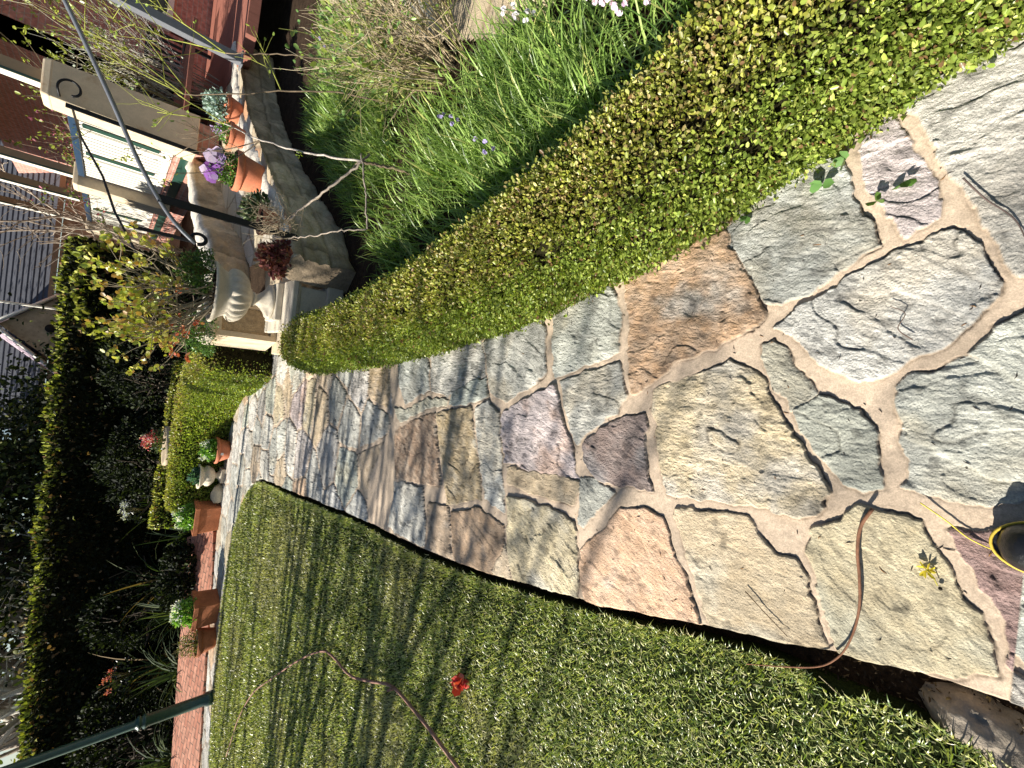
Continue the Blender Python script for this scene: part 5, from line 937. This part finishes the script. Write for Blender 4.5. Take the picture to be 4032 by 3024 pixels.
# ------------------------------------------------------------------ background trees
def tree(name, label, c, h, r0, lev, nleaf, leafsz, pal, bark, spread=.55, cat='tree', group=None, first=None, ntr=3, wts=None, crownr=.35, upb=.06):
    e = empty(name, c, label, cat, group); mb = MB(); tips = []
    def br(p, d, L_, r, l):
        pts = [np.array(p, float)]; dd = np.array(d, float); ns = 6
        for k in range(ns): dd = nrm(dd + rng.normal(0, .13, 3) + np.array([0, 0, upb])); pts.append(pts[-1] + dd * L_ / ns)
        mb.tube(pts, np.linspace(r, r * .55, ns + 1), 6, tuple(np.array(bark) * rng.uniform(.8, 1.15)), cap=False)
        if l == 0: tips.extend([(pts[-1], dd), (pts[3], dd)]); return
        for k in range(rng.integers(3, 5) if l > 1 else 3):
            s_ = rng.integers(2, ns + 1); nd_ = nrm(dd * .8 + rng.normal(0, spread, 3)); br(pts[s_], nd_, L_ * rng.uniform(.5, .72), r * .52, l - 1)
    for k in range(ntr): br((rng.normal(0, .1), rng.normal(0, .1), 0), nrm(np.array([rng.normal(0, .28), rng.normal(0, .28), 1])) if first is None else first[k % len(first)], h * rng.uniform(.4, .55), r0 * rng.uniform(.7, 1), lev)
    mb.build('trunk', M['bark'], e)
    if nleaf:
        T_ = np.array([t for t, d in tips]); i = rng.integers(0, len(T_), nleaf); P = T_[i] + rng.normal(0, crownr, (nleaf, 3)) * [1, 1, .7]; cl_ = fbm(P[:, 0] * 1.8 + 3, P[:, 1] * 1.8 + P[:, 2] * 2.1, 61, 3); P = P[cl_ > .42]
        mb = MB(); leaves(mb, P, rng.normal(0, 1, (len(P), 3)), leafsz * rng.uniform(.6, 1.3, len(P)), mixcol(len(P), pal, wts or [1] * len(pal), .25), spread=1.0); mb.build('crown', M['dleaf'], e)
    return e
WB = (.50, .47, .40)
tree('bare_tree', 'bare tree with pale sunlit branches behind the hedge near the lamp post', (-8.6, 14.5, 0), 7.5, .14, 3, 0, 0, None, WB, .5, group='bare trees behind the hedge', ntr=5)
tree('bare_tree', 'bare tree with pale forking branches behind the middle of the left hedge', (-6.6, 14.8, 0), 7.0, .12, 3, 0, 0, None, WB, .5, group='bare trees behind the hedge', ntr=5)
tree('bare_tree', 'small bare tree with dark crooked limbs at the left behind the hedge', (-10.2, 15.4, 0), 8, .15, 3, 0, 0, None, (.30, .26, .22), .5, group='bare trees behind the hedge', ntr=4)
OL = [(.14, .17, .03), (.24, .26, .05), (.07, .10, .02), (.34, .34, .07)]
tree('leafy_tree', 'yellow-green leafy tree behind the bare branches at the far left', (-12.5, 19, 0), 9, .2, 3, 9000, .17, OL, (.3, .25, .2), .6, group='leafy trees beyond the garden', crownr=.9)
tree('leafy_tree', 'olive leafy tree behind the pale bare branches', (-8.2, 19.5, 0), 8.5, .2, 3, 9000, .16, OL, (.3, .25, .2), .6, group='leafy trees beyond the garden', crownr=.9)
DG = [(.02, .03, .009), (.035, .05, .013), (.012, .018, .007), (.16, .17, .05)]
tree('evergreen_tree', 'dense dark evergreen standing just behind the tall hedge, left of the neighbour roof', (-4.3, 14.8, 0), 6.0, .2, 3, 20000, .12, DG, (.09, .07, .05), .6, group='dark evergreens behind the hedge', crownr=.75, wts=[4, 3, 3, 1])
tree('evergreen_tree', 'dark evergreen near the middle of the hedge with patches of sky through it', (-2.9, 14.3, 0), 4.0, .12, 3, 9000, .10, DG, (.09, .07, .05), .6, group='dark evergreens behind the hedge', crownr=.7, wts=[4, 3, 3, 1])
tree('bronze_tree', 'bronze-leaved tree glinting pink and tan above the middle of the hedge', (-4.6, 17.2, 0), 8, .16, 3, 6000, .10, [(.40, .28, .20), (.52, .42, .34), (.22, .15, .10), (.14, .15, .05)], (.3, .24, .2), .6, crownr=.7)
tree('bare_tree', 'fine twiggy bare tree in front of the dark neighbour roof', (2.75, 15.6, .2), 4.6, .05, 3, 0, 0, None, (.40, .33, .26), .5, group='bare trees behind the hedge', ntr=4)
# trees beside the lawn, outside the frame, whose stems and twigs streak the grass and path with shade
for i, (x, y, h) in enumerate(((-5.6, 3.15, 6.5), (-6.2, 3.9, 7.5), (-5.9, 2.45, 6.0), (-7.4, 5.0, 8), (-8.6, 6.4, 8.5), (-6.6, 4.5, 7.0))):
    tree('side_tree', ['slim pale bare tree at the left side of the lawn nearest the camera', 'slim bare tree left of the lawn behind the first', 'thin bare tree left of the lawn close to the first', 'tall bare tree left of the far lawn', 'bare tree left of the lamp post', 'slender bare tree left of the middle of the lawn'][i], (x, y, 0), h, .05, 3, 160, .07, [(.10, .14, .03), (.14, .17, .04)], (.3, .26, .2), .42, group='bare trees left of the lawn', ntr=3, crownr=.25, upb=.16)

# ------------------------------------------------------------------ neighbour house, pole
nh = empty('neighbour_house', (1.2, 20.5, 0), 'neighbour house with a dark tiled roof and a small pale gable beyond the hedge', 'house')
mb = MB()
def nadd(mb, v, f, c=(1, 1, 1)): mb.add([tuple(np.array(p) - [1.2, 20.5, 0]) for p in v], f, c, False)
# tile courses: stepped rows up the slope
rows_ = 26
for k in range(rows_):
    a, b = k / rows_, (k + 1) / rows_; y0, y1 = 20.2 + 5.5 * a, 20.2 + 5.5 * b; z0, z1 = 3.0 + 3.6 * a, 3.0 + 3.6 * b
    nadd(mb, [(-3.2, y0, z0 + .05), (6.5, y0, z0 + .05), (6.5, y1, z1 + .01), (-3.2, y1, z1 + .01), (-3.2, y0, z0), (6.5, y0, z0)], [(0, 1, 2, 3), (4, 5, 1, 0)])
mb.build('roof', M['roof'], nh)
mb = MB(); mb.box((.45, 0, 1.4), (9.4, .3, 3.0)); mb.build('wall', M['sand'], nh)
mb = MB(); mb.box((.45, -.42, 2.97), (9.6, .12, .13)); mb.build('gutter', M['tan'], nh)
mb = MB(); nadd(mb, [(-.85, 19.4, 1.5), (1.12, 19.4, 1.5), (1.12, 19.4, 2.80), (.17, 19.4, 3.90), (-.85, 19.4, 2.68)], [(0, 1, 2, 3, 4)], (1, 1, 1)); mb.build('gable_wall', M['sand'], nh)
mb = MB(); nadd(mb, [(.17, 19.2, 4.02), (-1.15, 19.2, 2.60), (-1.55, 21.6, 2.75), (-.25, 21.8, 4.1)], [(0, 1, 2, 3)]); nadd(mb, [(.17, 19.2, 4.0), (1.25, 19.2, 2.76), (1.4, 21.6, 2.8), (.2, 21.8, 4.0)], [(0, 3, 2, 1)]); mb.build('gable_roof', M['lilac'], nh)
mb = MB(); mb.tube([tuple(np.array(p) - [1.2, 20.5, 0]) for p in [(1.28, 19.15, 2.70), (.17, 19.15, 3.98)]], .055, 4); mb.tube([tuple(np.array(p) - [1.2, 20.5, 0]) for p in [(.17, 19.15, 3.98), (-1.18, 19.15, 2.55)]], .045, 4); mb.build('barge_boards', M['white'], nh)
mb = MB(); mb.lathe([(.02, 0), (.13, 0), (.13, .02), (.0, .02)], n=20); vo = mb.build('round_vent', M['dark'], nh); vo.rotation_euler = (R(90), 0, 0); vo.location = (-1.0, -1.12, 2.85)
r_ = empty('pole', (.70, 16.5, 0), 'thin white pole rising in front of the neighbour roof', 'pole'); mb = MB(); mb.lathe([(.03, 0), (.03, 3), (.018, 7)], n=10); mb.build('shaft', M['white'], r_)
# shed corner at far left
r_ = empty('shed', (-12.6, 13.6, 0), 'corner of a grey shed with a pale eave at the far left', 'shed'); mb = MB(); mb.box((0, 0, 1.4), (2.2, 1.6, 2.8)); mb.build('wall', M['roof'], r_); mb = MB(); mb.box((0, -.05, 2.85), (2.5, 1.9, .12), ry=.12); mb.build('roof', M['white'], r_)
for o in bpy.data.objects:
    if o.name.startswith('bare_tree') or o.name.startswith('side_tree'): pass
